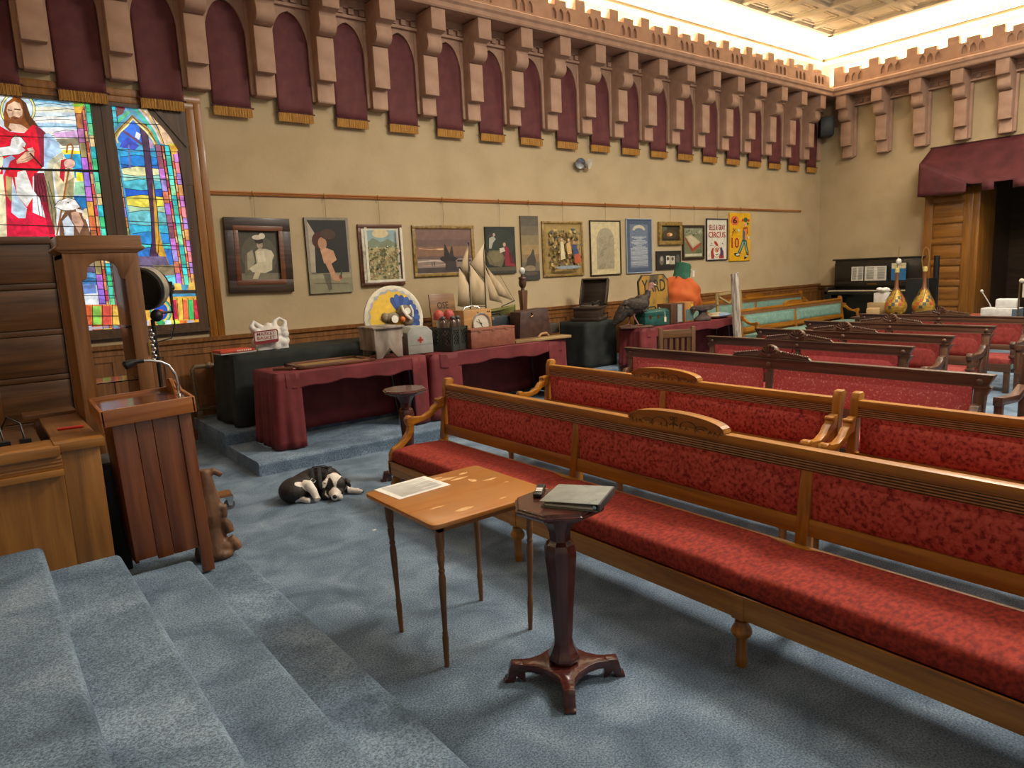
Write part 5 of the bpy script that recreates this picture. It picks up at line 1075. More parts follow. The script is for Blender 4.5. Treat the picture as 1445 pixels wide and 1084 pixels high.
dp(0, [(.5+(.41+.02*math.sin(i*2.4))*math.cos(2*PI*i/44), .5+(.41+.02*math.sin(i*2.4))*math.sin(2*PI*i/44)) for i in range(44)], 2)
for k, (a, l) in enumerate([(-2.1, .36), (-1.85, .37), (-1.6, .34), (-1.3, .32), (-1.0, .3), (-.7, .28), (-.3, .27), (.05, .27), (.4, .28), (.75, .3)]):
    c, s = math.cos(a), math.sin(a); b0 = (.66, .5)
    dp(1 if k % 2 else 2, [(b0[0]+l*q*c-r_*s, b0[1]+l*q*s+r_*c) for q, r_ in ((.1, -.02), (.6, -.05), (.9, -.05), (1.02, -.02), (1.02, .02), (.9, .05), (.6, .05), (.1, .02))], 3+k*.2)
for k in range(7):
    a = -2.5+k*.2; dp(3, ln([(.38, .6), (.38+.17*math.cos(a), .6+.19*math.sin(a))], .012), 6)
obj('painting', m, mats, t)
m = MB(); m.ball((-.04, -.05, .4), (.085, .05, .07), 14, 10); m.ball((.12, -.055, .46), (.1, .06, .09), 14, 10); m.ball((-.13, -.03, .42), (.05, .04, .055), 12, 8); m.ball((.16, -.04, .36), (.08, .05, .07), 12, 8); obj('fabric_head', m, nmat('taupe_felt', ['6f6552', '857a64', '978b74'], 14, (1, 1, 1), .9), t)
m = MB(); 
for (u, z, r_) in ((-.05, .385, .045), (.13, .47, .04)): m.T = Matrix.Translation((u, -.112, z)) @ Matrix.Rotation(PI/2, 4, 'X'); m.lathe([(r_*.6, 0), (r_, 0), (r_, .01), (r_*.6, .01)], n=18)
m.T = Matrix(); m.tube([(.06, -.11, .54), (.07, -.118, .48), (.11, -.118, .42), (.17, -.112, .37)], .018, 8); m.tube([(.19, -.08, .54), (.215, -.09, .47), (.21, -.085, .4)], .014, 8); obj('white_ring', m, col('e4ded0'), t)
m = MB(); m.ball((.055, -.11, .375), .035, 12, 8); obj('orange_button', m, col('d9703c'), t)
# black milk crate
t = thing('milk_crate', 'black plastic crate of dark jugs and red-capped toadstools', 'crate', (4.50, 7.02, TZ), math.radians(22))
BP = nmat('black_plastic', ['262825', '30332e', '3a3d38'], 8, (1, 1, 1), .5)
m = MB(); a = .155; H_ = .275
m.box((-a, -a, 0), (a, a, .02))
for s in (-1, 1):
    m.box((-a, s*a-.006, 0), (a, s*a+.006, .07)); m.box((-a, s*a-.006, H_-.03), (a, s*a+.006, H_)); m.box((s*a-.006, -a, 0), (s*a+.006, a, .07)); m.box((s*a-.006, -a, H_-.03), (s*a+.006, a, H_))
    m.box((-a-.006, s*a-.008, H_-.012), (a+.006, s*a+.008, H_)); 
    for q in (-1, 0, 1):
        m.box((q*a-.02, s*a-.009, 0), (q*a+.02, s*a+.009, H_)); m.box((s*a-.009, q*a-.02, 0), (s*a+.009, q*a+.02, H_))
    for k in range(-3, 8):
        for dr in (1, -1):
            x0_, x1_ = -a+k*.045, -a+k*.045+.17*dr; z0_, z1_ = .07, H_-.03
            def clip(xa, za, xb, zb):
                p = []
                for i in range(13):
                    f = i/12; xx = xa+(xb-xa)*f
                    if -a < xx < a: p.append((xx, za+(zb-za)*f))
                return p
            c = clip(x0_, z0_, x1_, z1_)
            if len(c) > 1:
                m.bar((c[0][0], s*a, c[0][1]), (c[-1][0], s*a, c[-1][1]), .008, .009); m.bar((s*a, c[0][0], c[0][1]), (s*a, c[-1][0], c[-1][1]), .008, .009)
obj('crate', m, BP, t)
def world(t, v): return Matrix.Translation(t.location) @ t.rotation_euler.to_matrix().to_4x4() @ Vector(v)
for i, (x, y, dz) in enumerate(((-.09, -.0, .0), (-.02, -.09, 0), (.075, -.09, .01))):
    w_ = world(t, (x, y, .021)); o = thing('jug', ['dark brown clay jug in the black crate, left one under the toadstool', 'dark brown clay jug in the black crate, front right', 'dark brown clay jug in the black crate, rear right with a black spout'][i], 'jug', tuple(w_), 0, 'jugs in the black crate')
    obj('body', MB().lathe([(.036, 0), (.044, .05), (.047, .14), (.046, .24), (.043, .29), (.036, .32), (.024, .335), (.022, .35)], n=16), nmat('brown_glaze', ['3c2a22', '5a4438', '806c60'], 6, (1, 1, .4), .25), o)
    obj('stopper', MB().ball((0, 0, .36), (.034, .034, .026), 10, 8), col('4a4444', .4), o)
for i, (x, y) in enumerate(((-.05, .09), (.065, .02))):
    w_ = world(t, (x, y, .021)); o = thing('toadstool', ['red-capped wooden toadstool in the black crate, left one with white stem', 'red-capped wooden toadstool in the black crate, right one behind the jugs'][i], 'ornament', tuple(w_), 0, 'toadstools in the black crate')
    obj('stem', MB().lathe([(.035, 0), (.03, .2), (.034, .36)], n=14), col('cfc6b4'), o); obj('cap', MB().lathe([(.03, .35), (.06, .34), (.064, .37), (.06, .41), (.045, .44), (.02, .455)], n=18), col('a8453c', .5), o)
t = thing('wooden_sign', 'old brown wooden sign with painted letters behind the crate', 'sign', (4.87, 7.66, TZ+.16), .0, None, (-.12, 0, 0)); obj('board', MB().box((-.19, -.012, 0), (.19, .012, .49)), wood('sign_brown', ['5a3a1c', '7a5228', '8f6636'], 'x'), t, .004); text('OSE', .17, .09, t, col('2c1c10'), (-.0, -.0135, .34)); text('M', .07, .07, t, col('2c1c10'), (.13, -.0135, .17))
# --- middle table
TZ2 = R_+.772+.006
t = thing('dial_box', 'tan wooden box with round white dial and chrome handle', 'instrument', (5.0, 7.23, TZ2), 0); obj('case', MB().box((-.21, -.13, 0), (.21, .13, .445)), wood('tan_ply', ['9a703c', 'ad8048', 'bb8f56'], 'x'), t, .006)
m = MB(); m.T = Matrix.Translation((.04, -.13, .27)) @ Matrix.Rotation(PI/2, 4, 'X'); m.lathe([(.118, 0), (.135, 0), (.135, .02), (.12, .022), (.118, .005)], n=30); obj('bezel', m, CHROME, t)
m = MB(); m.T = Matrix.Translation((.04, -.13, .27)) @ Matrix.Rotation(PI/2, 4, 'X'); m.lathe([(.0, 0), (.119, 0), (.119, .008), (.0, .008)], n=30); d = obj('dial', m, col('c9c2ae'), t)
m = MB(); m.bar((.0, -.141, .33), (.07, -.141, .2), .006, .003); m.bar((-.03, -.141, .31), (.03, -.141, .27), .005, .003); m.box((.03, -.142, .262), (.05, -.139, .28)); obj('needle', m, col('3a3226'), d)
m = MB(); m.tube([(-.13, 0, .445), (-.1, 0, .475), (.0, 0, .49), (.1, 0, .475), (.13, 0, .445)], .01, 8); m.box((-.15, -.02, .443), (-.11, .02, .452)); m.box((.11, -.02, .443), (.15, .02, .452)); obj('handle', m, CHROME, t)
m = MB(); 
for x in (.0, .15, .18): m.box((x-.01, -.133, .405), (x+.01, -.129, .42))
obj('plate', m, col('4a3a24'), t)
t = thing('storage_case', 'reddish-brown latched case at the front of the middle table', 'case', (5.03, 6.97, TZ2), -.01); m = MB(); m.box((-.33, -.14, 0), (.33, .085, .2)); obj('body', m, nmat('rust_leatherette', ['74402e', '824a36', '8d5540'], 16, (1, 1, 1), .6, .1), t, .006); obj('lid', MB().box((-.332, -.142, .2), (.332, .087, .228)), nmat('rust_leatherette', []), t, .005)
for x in (-.2, .0, .2): obj('latch', MB().box((x-.02, -.146, .19), (x+.02, -.141, .215)), col('8a5a40', .4), t)
t = thing('dark_suitcase', 'dark blue-black hard suitcase between dial box and brown case', 'suitcase', (5.45, 7.34, TZ2), 0); obj('shell', MB().box((-.23, -.09, 0), (.2, .09, .33)), nmat('navy_vinyl', ['1a2026', '222a30', '2b343b'], 18, (1, 1, 1), .5), t, .014); obj('clasp', MB().box((-.13, -.094, .285), (-.09, -.088, .325)).box((.13, -.094, .29), (.17, -.088, .325)), CHROME, t); obj('handle', MB().tube([(-.08, 0, .33), (-.06, 0, .36), (.06, 0, .36), (.08, 0, .33)], .009, 8), BLACKM, t)
t = thing('brown_suitcase', 'tall dark brown leather case standing at the right of the middle table', 'suitcase', (5.83, 7.12, TZ2), 0); LB = nmat('brown_leather', ['34201a', '422a22', '50362c'], 10, (1, 1, 1), .5, .1)
m = MB(); m.prism([(-.26, 0), (-.23, .37), (.2, .40), (.24, .40), (.26, .2), (.31, .03), (.3, 0)], -.12, .1, 'xz'); obj('shell', m, LB, t, .01); obj('handle', MB().tube([(.02, -.16, .03), (.06, -.17, .07), (.15, -.17, .075), (.2, -.16, .03)], .016, 8), col('a57a50'), t); obj('clasp', MB().tube([(-.05, -.126, .36), (-.03, -.13, .32), (-.06, -.128, .3)], .008, 6), BRASS, t)
t = thing('loose_board', 'worn wooden board lying at the right end of the middle table', 'board', (5.83, 6.93, TZ2), -.1); obj('plank', MB().box((-.45, -.15, 0), (.42, .06, .035)), wood('pale_board', ['6a4f2e', '8c6d42', 'a5895c'], 'x'), t, .005)
obj('crack', MB().box((-.45, -.02, .034), (.42, -.014, .0358)), col('3a2a18'), t)
# --- on the black table
BZ = 2*R_+.785+.006
t = thing('shopping_bag', 'white plastic shopping bag with red lettering on the black cloth', 'bag', (2.66, 7.88, BZ))
m = MB(); m.ball((0, 0, .09), (.2, .13, .11), 18, 12); m.ball((.02, 0, .17), (.17, .11, .1), 16, 10); m.box((-.17, -.1, .0), (.18, .1, .06)); m.tube([(-.14, -.02, .18), (-.19, -.02, .27), (-.16, 0, .32), (-.1, .01, .27), (-.05, 0, .22)], [.05, .032, .022, .03, .04], 8); m.tube([(.06, -.02, .22), (.08, -.0, .31), (.13, 0, .34), (.2, 0, .3), (.17, 0, .2)], [.05, .026, .02, .022, .05], 8); m.ball((.0, 0, .25), (.05, .05, .05))
random.seed(5)
for k in range(14): m.ball((random.uniform(-.16, .17), random.uniform(-.1, -.06), random.uniform(.03, .22)), (.05, .03, .045), 8, 6)
blob('bag', m, .01, nmat('white_plastic', ['c4bfb8', 'd4d0c9', 'dfdbd4'], 9, (1, 1, 1), .35, .15, 18), t, None, 3)
m = MB(); m.prism([(-.205, .075), (.035, .085), (.05, .1), (.05, .215), (.035, .23), (-.205, .22), (-.22, .205), (-.22, .09)], -.16, -.152, 'xz'); lb = obj('printed_panel', m, col('7c1c24'), t); m = MB(); m.prism([(-.2, .112), (.03, .12), (.038, .127), (.038, .208), (.03, .216), (-.2, .207), (-.208, .2), (-.208, .12)], -.162, -.155, 'xz'); obj('panel_field', m, col('c9c3ba'), lb)
text('MARKET', .2, .036, lb, col('8c1c26'), (-.085, -.1635, .188)); text('BASKET', .2, .036, lb, col('8c1c26'), (-.085, -.1635, .143))
t = thing('red_book', 'flat orange-red box on papers left of the shopping bag', 'book', (2.26, 7.86, BZ), .12); obj('papers', MB().box((-.19, -.11, 0), (.2, .1, .015)), col('cfcac0'), t); obj('cover', MB().box((-.2, -.12, .015), (.18, .1, .045)), col('c8452a', .5), t, .004)
m = MB()
for k in range(7): m.box((-.02+k*.024, -.1213, .024), (-.006+k*.024, -.12, .037))
obj('spine_lettering', m, col('e8dcc8'), t)
t = thing('ship_model', 'model two-masted ship with cream sails behind the dial box', 'ship model', (5.58, 7.9, BZ), 0)
CS = nmat('cream_sailcloth', ['b09a78', 'c4ae8c', 'cfbb9c'], 8, (1, 1, .3), .85)
m = MB(); hull = []
m.grid(lambda u, v: (-.6+1.25*u, (v-.5)*2*.11*math.sin(PI*min(1, max(.02, u*.9+.1)))**.7, .12+.1*abs(v-.5)*2+.1*(2*u-1)**2*.6), 20, 8); m.grid(lambda u, v: (-.6+1.25*u, (v-.5)*2*.11*math.sin(PI*min(1, max(.02, u*.9+.1)))**.7, .21+.1*(2*u-1)**2*.6), 20, 8)
obj('hull', m, nmat('green_hull', ['6a6a38', '7a7840', '86844c'], 8, (1, 1, 1), .5), t, 0, None, 38, .006); obj('cradle', MB().box((-.3, -.08, 0), (-.26, .08, .14)).box((.26, -.08, 0), (.3, .08, .14)), walnut('x'), t)
m = MB(); m.tube([(-.13, 0, .2), (-.13, 0, .8), (-.11, 0, 1.16)], .009, 8); m.tube([(.13, 0, .2), (.13, 0, 1.0), (.16, 0, 1.14)], .009, 8); m.tube([(-.13, 0, .28), (-.34, 0, .32)], .006, 6); m.tube([(.13, 0, .28), (-.1, 0, .3)], .006, 6); m.tube([(.4, 0, .26), (.64, 0, .33)], .008, 6); m.tube([(-.13, 0, .58), (-.28, 0, .83)], .007, 6); m.tube([(.13, 0, .6), (-.1, 0, .87)], .007, 6); obj('mast', m, col('2c221a'), t)
def sail(nm, pts, bul=.04):
    c = Vector((sum(p[0] for p in pts)/len(pts), 0, sum(p[1] for p in pts)/len(pts))); m = MB(); n = len(pts)
    m.add([(p[0], 0, p[1]) for p in pts]+[(c.x, -bul, c.z)], [(i, (i+1) % n, n) for i in range(n)]); obj(nm, m, CS, t, 0, None, 80, .004)
sail('mizzen_sail', [(-.14, .3), (-.34, .32), (-.28, .83), (-.2, .72), (-.14, .6)]); sail('main_sail', [(.12, .3), (-.11, .31), (-.1, .87), (.0, .75), (.12, .62)]); sail('topsail', [(-.14, .61), (-.26, .84), (-.1, 1.18), (-.12, 1.0)], .02); sail('topsail', [(.12, .64), (-.09, .87), (.15, 1.14)], .02)
sail('jib', [(.15, .8), (.2, .36), (.42, .31)], .03); sail('jib', [(.16, .84), (.34, .42), (.62, .33)], .03)
m = MB(); m.tube([(.15, 0, 1.08), (.64, 0, .33)], .003, 5); m.tube([(.13, 0, .92), (.42, 0, .28)], .003, 5); m.tube([(-.13, 0, .78), (.13, 0, .62)], .003, 5); obj('rigging', m, col('6a5a40'), t)
t = thing('turned_post', 'turned brown wooden newel with a clear glass finial, behind the brown case', 'post', (6.38, 7.9, BZ)); obj('shaft', MB().lathe([(.05, 0), (.05, .02), (.035, .04), (.045, .1), (.07, .45), (.066, .47)], n=8), wood('turned_brown', ['4a2f1a', '654226', '785234'], 'z'), t, 0, None, 20); obj('urn', MB().lathe([(.03, .47), (.025, .5), (.05, .53), (.058, .58), (.05, .62), (.06, .64), (.055, .655), (.02, .67), (.016, .7)], n=16), walnut('z'), t); obj('finial', MB().ball((0, 0, .745), (.045, .045, .055), 14, 10), nmat('cut_glass', ['a8aaa6', 'c4c6c2', 'e0e2de'], 20, (1, 1, 1), .15), t)
# ------------------------------------------------------------------ right-hand table: turkey, cases, anvil, pumpkin
TZ3 = R_+.735+.006
t = thing('stuffed_turkey', 'dark stuffed wild turkey on a wooden base, beside the phonograph', 'turkey', (8.02, 7.24, TZ3), YAW-PI/2)
obj('base', MB().prism([(-.26, -.07), (-.24, -.15), (.2, -.15), (.27, -.08), (.25, .12), (-.22, .13)], 0, .03, 'xy'), walnut('x'), t, .006)
FE = nmat('turkey_feathers', ['1c1612', '33281f', '54453a'], 22, (1, 1, 2.2), .6, .5, 70, 0, 5, None, .1, .5)
SK = nmat('turkey_skin', ['8a5a50', 'a8776a', 'b98a7c'], 30, (1, 1, 1), .6, .3)
m = MB(); m.ball((.0, 0, .33), (.19, .12, .13), 18, 12); m.ball((.1, 0, .38), (.13, .105, .12), 16, 12); m.ball((-.1, 0, .29), (.15, .11, .12), 16, 12)
m.tube([(.15, 0, .43), (.2, 0, .5), (.215, 0, .56)], [.075, .05, .036], 12); m.tube([(-.15, 0, .28), (-.25, 0, .15), (-.33, 0, .06)], [.11, .085, .03], 12); m.ball((.03, -.1, .36), (.16, .04, .09), 14, 10)
for k in range(26):
    a = random.uniform(-.16, .14); z = random.uniform(.25, .43); m.ball((a, -.115+abs(z-.34)*.3, z), (.035, .012, .02), 8, 6)
blob('body', m, .009, FE, t, None, 1)
m = MB(); m.tube([(.21, 0, .53), (.235, 0, .59), (.25, 0, .63)], [.032, .025, .026], 10); m.ball((.262, 0, .645), (.042, .028, .03), 12, 8); m.tube([(.27, -.0, .62), (.285, 0, .58)], [.012, .008], 6)
hd = blob('head', m, .005, SK, t, None, 2); m = MB(); m.tube([(.29, 0, .643), (.335, 0, .628)], [.014, .004], 8); obj('beak', m, col('c8b49a'), hd); obj('eye', MB().ball((.27, -.025, .655), .006, 8, 6), col('101010', .2), hd)
for s, x0, x1 in ((-1, -.02, .05), (1, -.06, -.1)):
    m = MB(); m.tube([(x0, s*.04, .24), (x0-.0, s*.04, .17), (x1, s*.04, .04)], [.03, .013, .012], 8)
    for a in (-.5, 0, .5, PI): m.tube([(x1, s*.04, .045), (x1+.07*math.cos(a), s*.04+.07*math.sin(a), .034)], [.011, .005], 6)
    obj('leg', m, nmat('scaly_leg', ['7a5446', '966e5c'], 40, (1, 1, 1), .6), t)
t = thing('phonograph', 'dark wooden phonograph with raised lid, on the black plinth', 'phonograph', (7.78, 7.98, 2*R_+.722), math.radians(-62))
W = walnut
m = MB(); m.box((-.24, -.24, 0), (.24, .24, .05)); m.box((-.2, -.2, .05), (.2, .2, .19)); m.box((-.225, -.225, .18), (.225, .225, .215)); obj('case', m, wood('black_walnut', ['2a2019', '382c22', '463a2e'], 'x'), t, .008)
m = MB(); m.T = Matrix.Translation((0, .215, .22)) @ Matrix.Rotation(math.radians(-24), 4, 'X'); m.box((-.225, -.0, 0), (.225, .03, .44)); m.box((-.225, -.07, 0), (-.2, .03, .44)); m.box((.2, -.07, 0), (.225, .03, .44)); m.box((-.225, -.07, .415), (.225, .03, .44)); m.box((-.19, .0, .04), (.19, .05, .40)); obj('lid', m, wood('black_walnut', [], 'x'), t, .006)
obj('turntable', MB().lathe([(.01, .215), (.15, .215), (.15, .23), (.01, .232)], n=28), col('5a5248', .8), t)
m = MB(); m.tube([(.15, .15, .22), (.15, .15, .28), (.14, .05, .29), (.1, -.06, .26)], [.018, .016, .013, .012], 8); m.T = Matrix.Translation((.09, -.08, .26)) @ Matrix.Rotation(PI/2, 4, 'Y'); m.lathe([(.01, -.012), (.035, -.012), (.035, .012), (.01, .012)], n=14); m.T = Matrix(); obj('tone_arm', m, BLACKM, t)
obj('crank', MB().tube([(.225, 0, .1), (.3, 0, .1), (.3, 0, .04), (.36, 0, .04)], .009, 6), BLACKM, t)
t = thing('octagonal_sign', 'worn yellow octagonal sign with black letters behind the turkey', 'sign', (8.93, 7.62, TZ3-.0), 0, None, (-.06, 0, 0))
ow, oh, c_ = .37, .78, .1
pl = [(-ow, c_), (-ow+c_, 0), (ow-c_, 0), (ow, c_), (ow, oh-c_), (ow-c_, oh), (-ow+c_, oh), (-ow, oh-c_)]
m = MB(); m.prism(pl, -.012, .012, 'xz'); obj('edge', m, col('2c2a26'), t)
m = MB(); m.prism([(u*.94, .39+(v-.39)*.965) for u, v in pl], -.015, -.011, 'xz'); obj('face', m, nmat('worn_yellow_paint', ['3f3a30', '6a5a34', '9a752c', 'a8822f'], 3.5, (1, 1, .6), .7, 0, None, 0, 9, [.36, .44, .5, .62]), t)
text('YARD', .58, .2, t, col('26241f'), (0, -.0165, .6))
t = thing('toolbox', 'green metal tackle box with a tag, in front of the octagonal sign', 'toolbox', (8.42, 7.25, TZ3), -.05); GT = nmat('teal_green_metal', ['1d4a44', '25564f', '2f635b'], 12, (1, 1, 1), .35, 0, None, .2)
obj('body', MB().box((-.27, -.12, 0), (.27, .12, .15)), GT, t, .01); m = MB(); m.prism([(-.12, .15), (.12, .15), (.12, .22), (.07, .255), (-.07, .255), (-.12, .22)], -.27, .27, 'yz'); obj('lid', m, GT, t, .008); obj('handle', MB().tube([(-.09, 0, .255), (-.07, 0, .29), (.07, 0, .29), (.09, 0, .255)], .01, 8), BLACKM, t); obj('latch', MB().box((-.17, -.127, .12), (-.13, -.118, .17)).box((.0, -.127, .12), (.04, -.118, .17)), BRASS, t)
m = MB(); m.tube([(.16, -.0, .27), (.16, -.124, .2), (.16, -.125, .12)], .005, 6); m.box((.14, -.13, .05), (.185, -.126, .125)); obj('tag', m, col('d8cba8'), t)
t = thing('speaker_box', 'black and silver radio box standing right of the green tackle box', 'radio', (8.86, 7.26, TZ3), 0); obj('cabinet', MB().box((-.14, -.14, 0), (.2, .14, .315)), walnut('z'), t, .006); obj('front_panel', MB().box((.0, -.147, .02), (.13, -.138, .3)), nmat('silver_mesh', ['8a8a84', 'a6a6a0'], 60, (1, 1, 1), .4), t); obj('trim', MB().box((.0, -.149, .0), (.014, -.14, .31)), CHROME, t)
t = thing('record_case', 'orange and teal small wooden case left of the anvil', 'case', (9.2, 7.28, TZ3), 0); obj('body', MB().box((-.1, -.13, 0), (.13, .13, .32)), wood('orange_pine', ['8f5c2a', 'a8713a', 'b8844a'], 'z'), t, .006); obj('teal_panel', MB().box((-.07, -.136, .02), (.11, -.129, .2)), col('54706c'), t); obj('label', MB().box((.05, -.137, .22), (.1, -.13, .28)), col('c8b43a'), t)
t = thing('anvil', 'rusty iron anvil on the right-hand maroon table', 'anvil', (9.5, 7.1, TZ3), -.1); m = MB()
m.lathe([(.16, 0), (.17, .02), (.15, .05), (.09, .09), (.075, .13), (.1, .17), (.15, .19)], n=24, sy=.6)
m.prism([(-.28, .2), (-.24, .245), (.29, .245), (.31, .235), (.22, .2), (.12, .165), (-.12, .165)], -.075, .075, 'xz')
blob('anvil', m, .008, nmat('rusty_iron', ['2c211c', '42322a', '5a463a'], 16, (1, 1, 1), .75, .3), t, None, 1)
t = thing('pumpkin_costume', 'big orange cloth pumpkin with green stem on the right-hand table', 'costume', (9.75, 7.8, TZ3-.02), 0)
OR = nmat('orange_cloth', ['a64816', 'b9541c', 'c46228'], 4, (1, 1, 1), .8, .1, 40, 0, 6, None, .1)
def pk(u, v):
    a = 2*PI*u; ph = -PI/2+PI*v; r = .43*math.cos(ph)**.75*(1+.05*math.sin(a*7)*math.cos(ph)+.04*math.sin(ph*9+a*3))
    return (r*math.cos(a)*1.03, r*math.sin(a)*.75, .37+.36*math.sin(ph)+.02*math.sin(a*5))
obj('body', MB().grid(pk, 56, 30), OR, t, 0, None, 80); m = MB(); m.T = Matrix.Translation((.08, 0, .68)) @ Matrix.Rotation(.28, 4, 'Y'); m.lathe([(.1, 0), (.16, .0), (.15, .02), (.135, .25), (.12, .28), (.08, .29)], n=24); obj('stem', m, nmat('green_felt', ['1c4a36', '245642', '2c624c'], 10, (1, 1, 1), .9), t); obj('tag', MB().box((.19, -.165, .72), (.24, -.162, .83)).tube([(.16, -.12, .86), (.215, -.163, .82)], .004, 5), col('d8d4ca'), t)
t = thing('round_cushion', 'flat blue and cream cushion at the right end of the table with the anvil', 'cushion', (10.06, 7.22, TZ3), .1); m = MB(); m.ball((0, 0, .045), (.31, .18, .045), 24, 10); obj('pad', m, nmat('blue_cream_cloth', ['b8a888', 'c8bca0', '8296b4', '94a6c2'], 2.2, (1, 1, 1), .85, 0, None, 0, 3, [.42, .47, .5, .6]), t)
t = thing('weathered_post', 'tall peeling grey timber post leaning at the right end of the table', 'post', (10.18, 6.88, R_), 0, None, (0, math.radians(-5), 0)); m = MB()
rnd = random.Random(2); vs = []
for i in range(15):
    for k in range(8):
        a = 2*PI*k/8+.3; r_ = .075*(1+.12*rnd.uniform(-1, 1)); vs.append((r_*math.cos(a), r_*math.sin(a)*.8, 1.46*i/14+(.05*rnd.random() if i == 14 else 0)))
m.add(vs, [(i*8+j, i*8+(j+1) % 8, (i+1)*8+(j+1) % 8, (i+1)*8+j) for i in range(14) for j in range(8)]+[tuple(range(8))[::-1], tuple(range(112, 120))]); obj('timber', m, wood('peeling_timber', ['4a3f36', '7d7265', 'b5aa9c', 'c5bbac'], 'z', 6, .85, 0), t, 0, None, 20)
t = thing('easel_frame', 'pale empty wooden frame with crossed braces, behind the timber post', 'frame', (11.2, 7.72, 0), 0, None, (-.06, 0, 0)); PB = wood('pale_pine', ['8a744a', 'a08a5c', 'b29d70'], 'z')
m = MB(); m.bar((-.36, 0, 0), (-.36, 0, 1.24), .06, .03, 0, (0, 1, 0)); m.bar((.36, 0, 0), (.36, 0, 1.26), .06, .03, 0, (0, 1, 0)); m.bar((-.36, 0, 1.23), (.36, 0, 1.25), .03, .05); m.bar((-.3, .0, 1.18), (.0, .0, 1.05), .03, .03); m.bar((.0, .0, 1.05), (.3, .0, 1.18), .03, .03); m.bar((-.3, 0, .78), (-.15, 0, .7), .03, .03); m.bar((-.36, 0, .3), (.36, 0, .3), .03, .05); obj('frame', m, PB, t); 
# slatted oak chair
t = thing('slatted_chair', 'brown oak chair with slatted back, behind the pink patterned bench', 'chair', (6.98, 5.62, 0), YAW-PI/2+.1); W = lambda a: wood('fumed_oak', ['4d331c', '624325', '75542f'], a)
obj('seat', MB().box((-.23, .02, .43), (.23, .44, .47)), W('x'), t, .005)
for s in (-1, 1):
    obj('back_post', MB().bar((s*.21, .0, 0), (s*.21, -.03, 1.03), .05, .045, 0, (0, 1, 0)), W('z'), t, .004); obj('front_leg', MB().bar((s*.21, .4, 0), (s*.21, .4, .43), .045, .045, 0, (0, 1, 0)), W('z'), t, .004)
obj('top_rail', MB().box((-.19, -.045, .9), (.19, -.015, 1.0)), W('x'), t, .004); obj('lower_rail', MB().box((-.19, -.03, .55), (.19, -.005, .6)), W('x'), t, .004)
for k in range(5): obj('slat', MB().bar((-.15+k*.075, -.018, .58), (-.15+k*.075, -.032, .92), .045, .014, 0, (0, 1, 0)), W('z'), t)
obj('seat_rail', MB().box((-.2, .0, .36), (.2, .02, .43)), W('x'), t, .004)
# ------------------------------------------------------------------ far end: piano, portal, gourds, desk
t = thing('upright_piano', 'black upright piano with open sheet music against the far wall', 'piano', (15.75, 7.2, .3), QR)
PB_ = nmat('black_lacquer', ['141110', '1c1816', '241f1c'], 6, (1, 1, 1), .3, 0, None, 0, 4, None, 0, 0, .3)
m = MB(); m.box((-.92, -.02, 0), (.92, .36, 1.42)); m.box((-.97, -.05, 1.42), (.97, .38, 1.455)); m.box((-.92, -.04, .78), (.92, 0, 1.36)); obj('case', m, PB_, t, .008)
m = MB(); m.box((-.95, -.42, .68), (.95, 0, .75)); m.box((-.95, -.42, .6), (-.88, 0, .84)); m.box((.88, -.42, .6), (.95, 0, .84)); m.box((-.88, -.08, .84), (.88, 0, .95)); obj('key_bed', m, PB_, t, .008)
obj('keyboard', MB().box((-.86, -.425, .751), (.86, -.1, .772)), nmat('ivory', ['b8a888', 'c9bb9c'], 10, (1, 1, 1), .4), t)
m = MB()
for k in range(36): m.box((-.85+k*.0475, -.3, .772), (-.85+k*.0475+.02, -.1, .785))
obj('black_key', m, BLACKM, t); obj('nameplate', MB().box((-.16, -.084, .88), (.04, -.08, .905)), BRASS, t)
for s in (-1, 1): obj('leg', MB().lathe([(.05, 0), (.05, .05), (.035, .1), (.05, .4), (.06, .6), (.06, .68)], (s*.86, -.36, 0), 14), PB_, t)
obj('lower_panel', MB().box((-.8, -.03, .1), (.8, -.02, .6)), PB_, t)
def on_piano(u, z, w, h, col_, nm, lab, cat, lines, extra=None):
    q = thing(nm, lab, cat, (15.75-.11, 7.2-u, .3+z), QR, None, None); q.rotation_euler = (math.radians(-0), 0, QR)
    sh = [(col_, [])]+([('8a8a84', R4(.1+c*.5, .08+i*.085, .44+c*.5, .1+i*.085+.02)) for i in range(10) for c in (0, 1)] if lines else [])+(extra or [])
    canvas('sheet', q, w, h, sh, 0, 0, .006, .0006); return q
on_piano(-.37, .965, .26, .31, 'cfcabd', 'sheet_music', 'narrow sheet of music at the left on the black piano', 'sheet music', True)
on_piano(.02, .965, .46, .31, 'd6d1c4', 'sheet_music', 'wide open double sheet of music on the black piano', 'sheet music', True)
on_piano(.5, .965, .3, .36, '2a6a9c', 'music_book', 'blue and cream music book at the right on the black piano', 'book', False, [('d0c49c', R4(.02, .0, .98, .32)), ('b0a880', R4(.2, .12, .8, .16))])
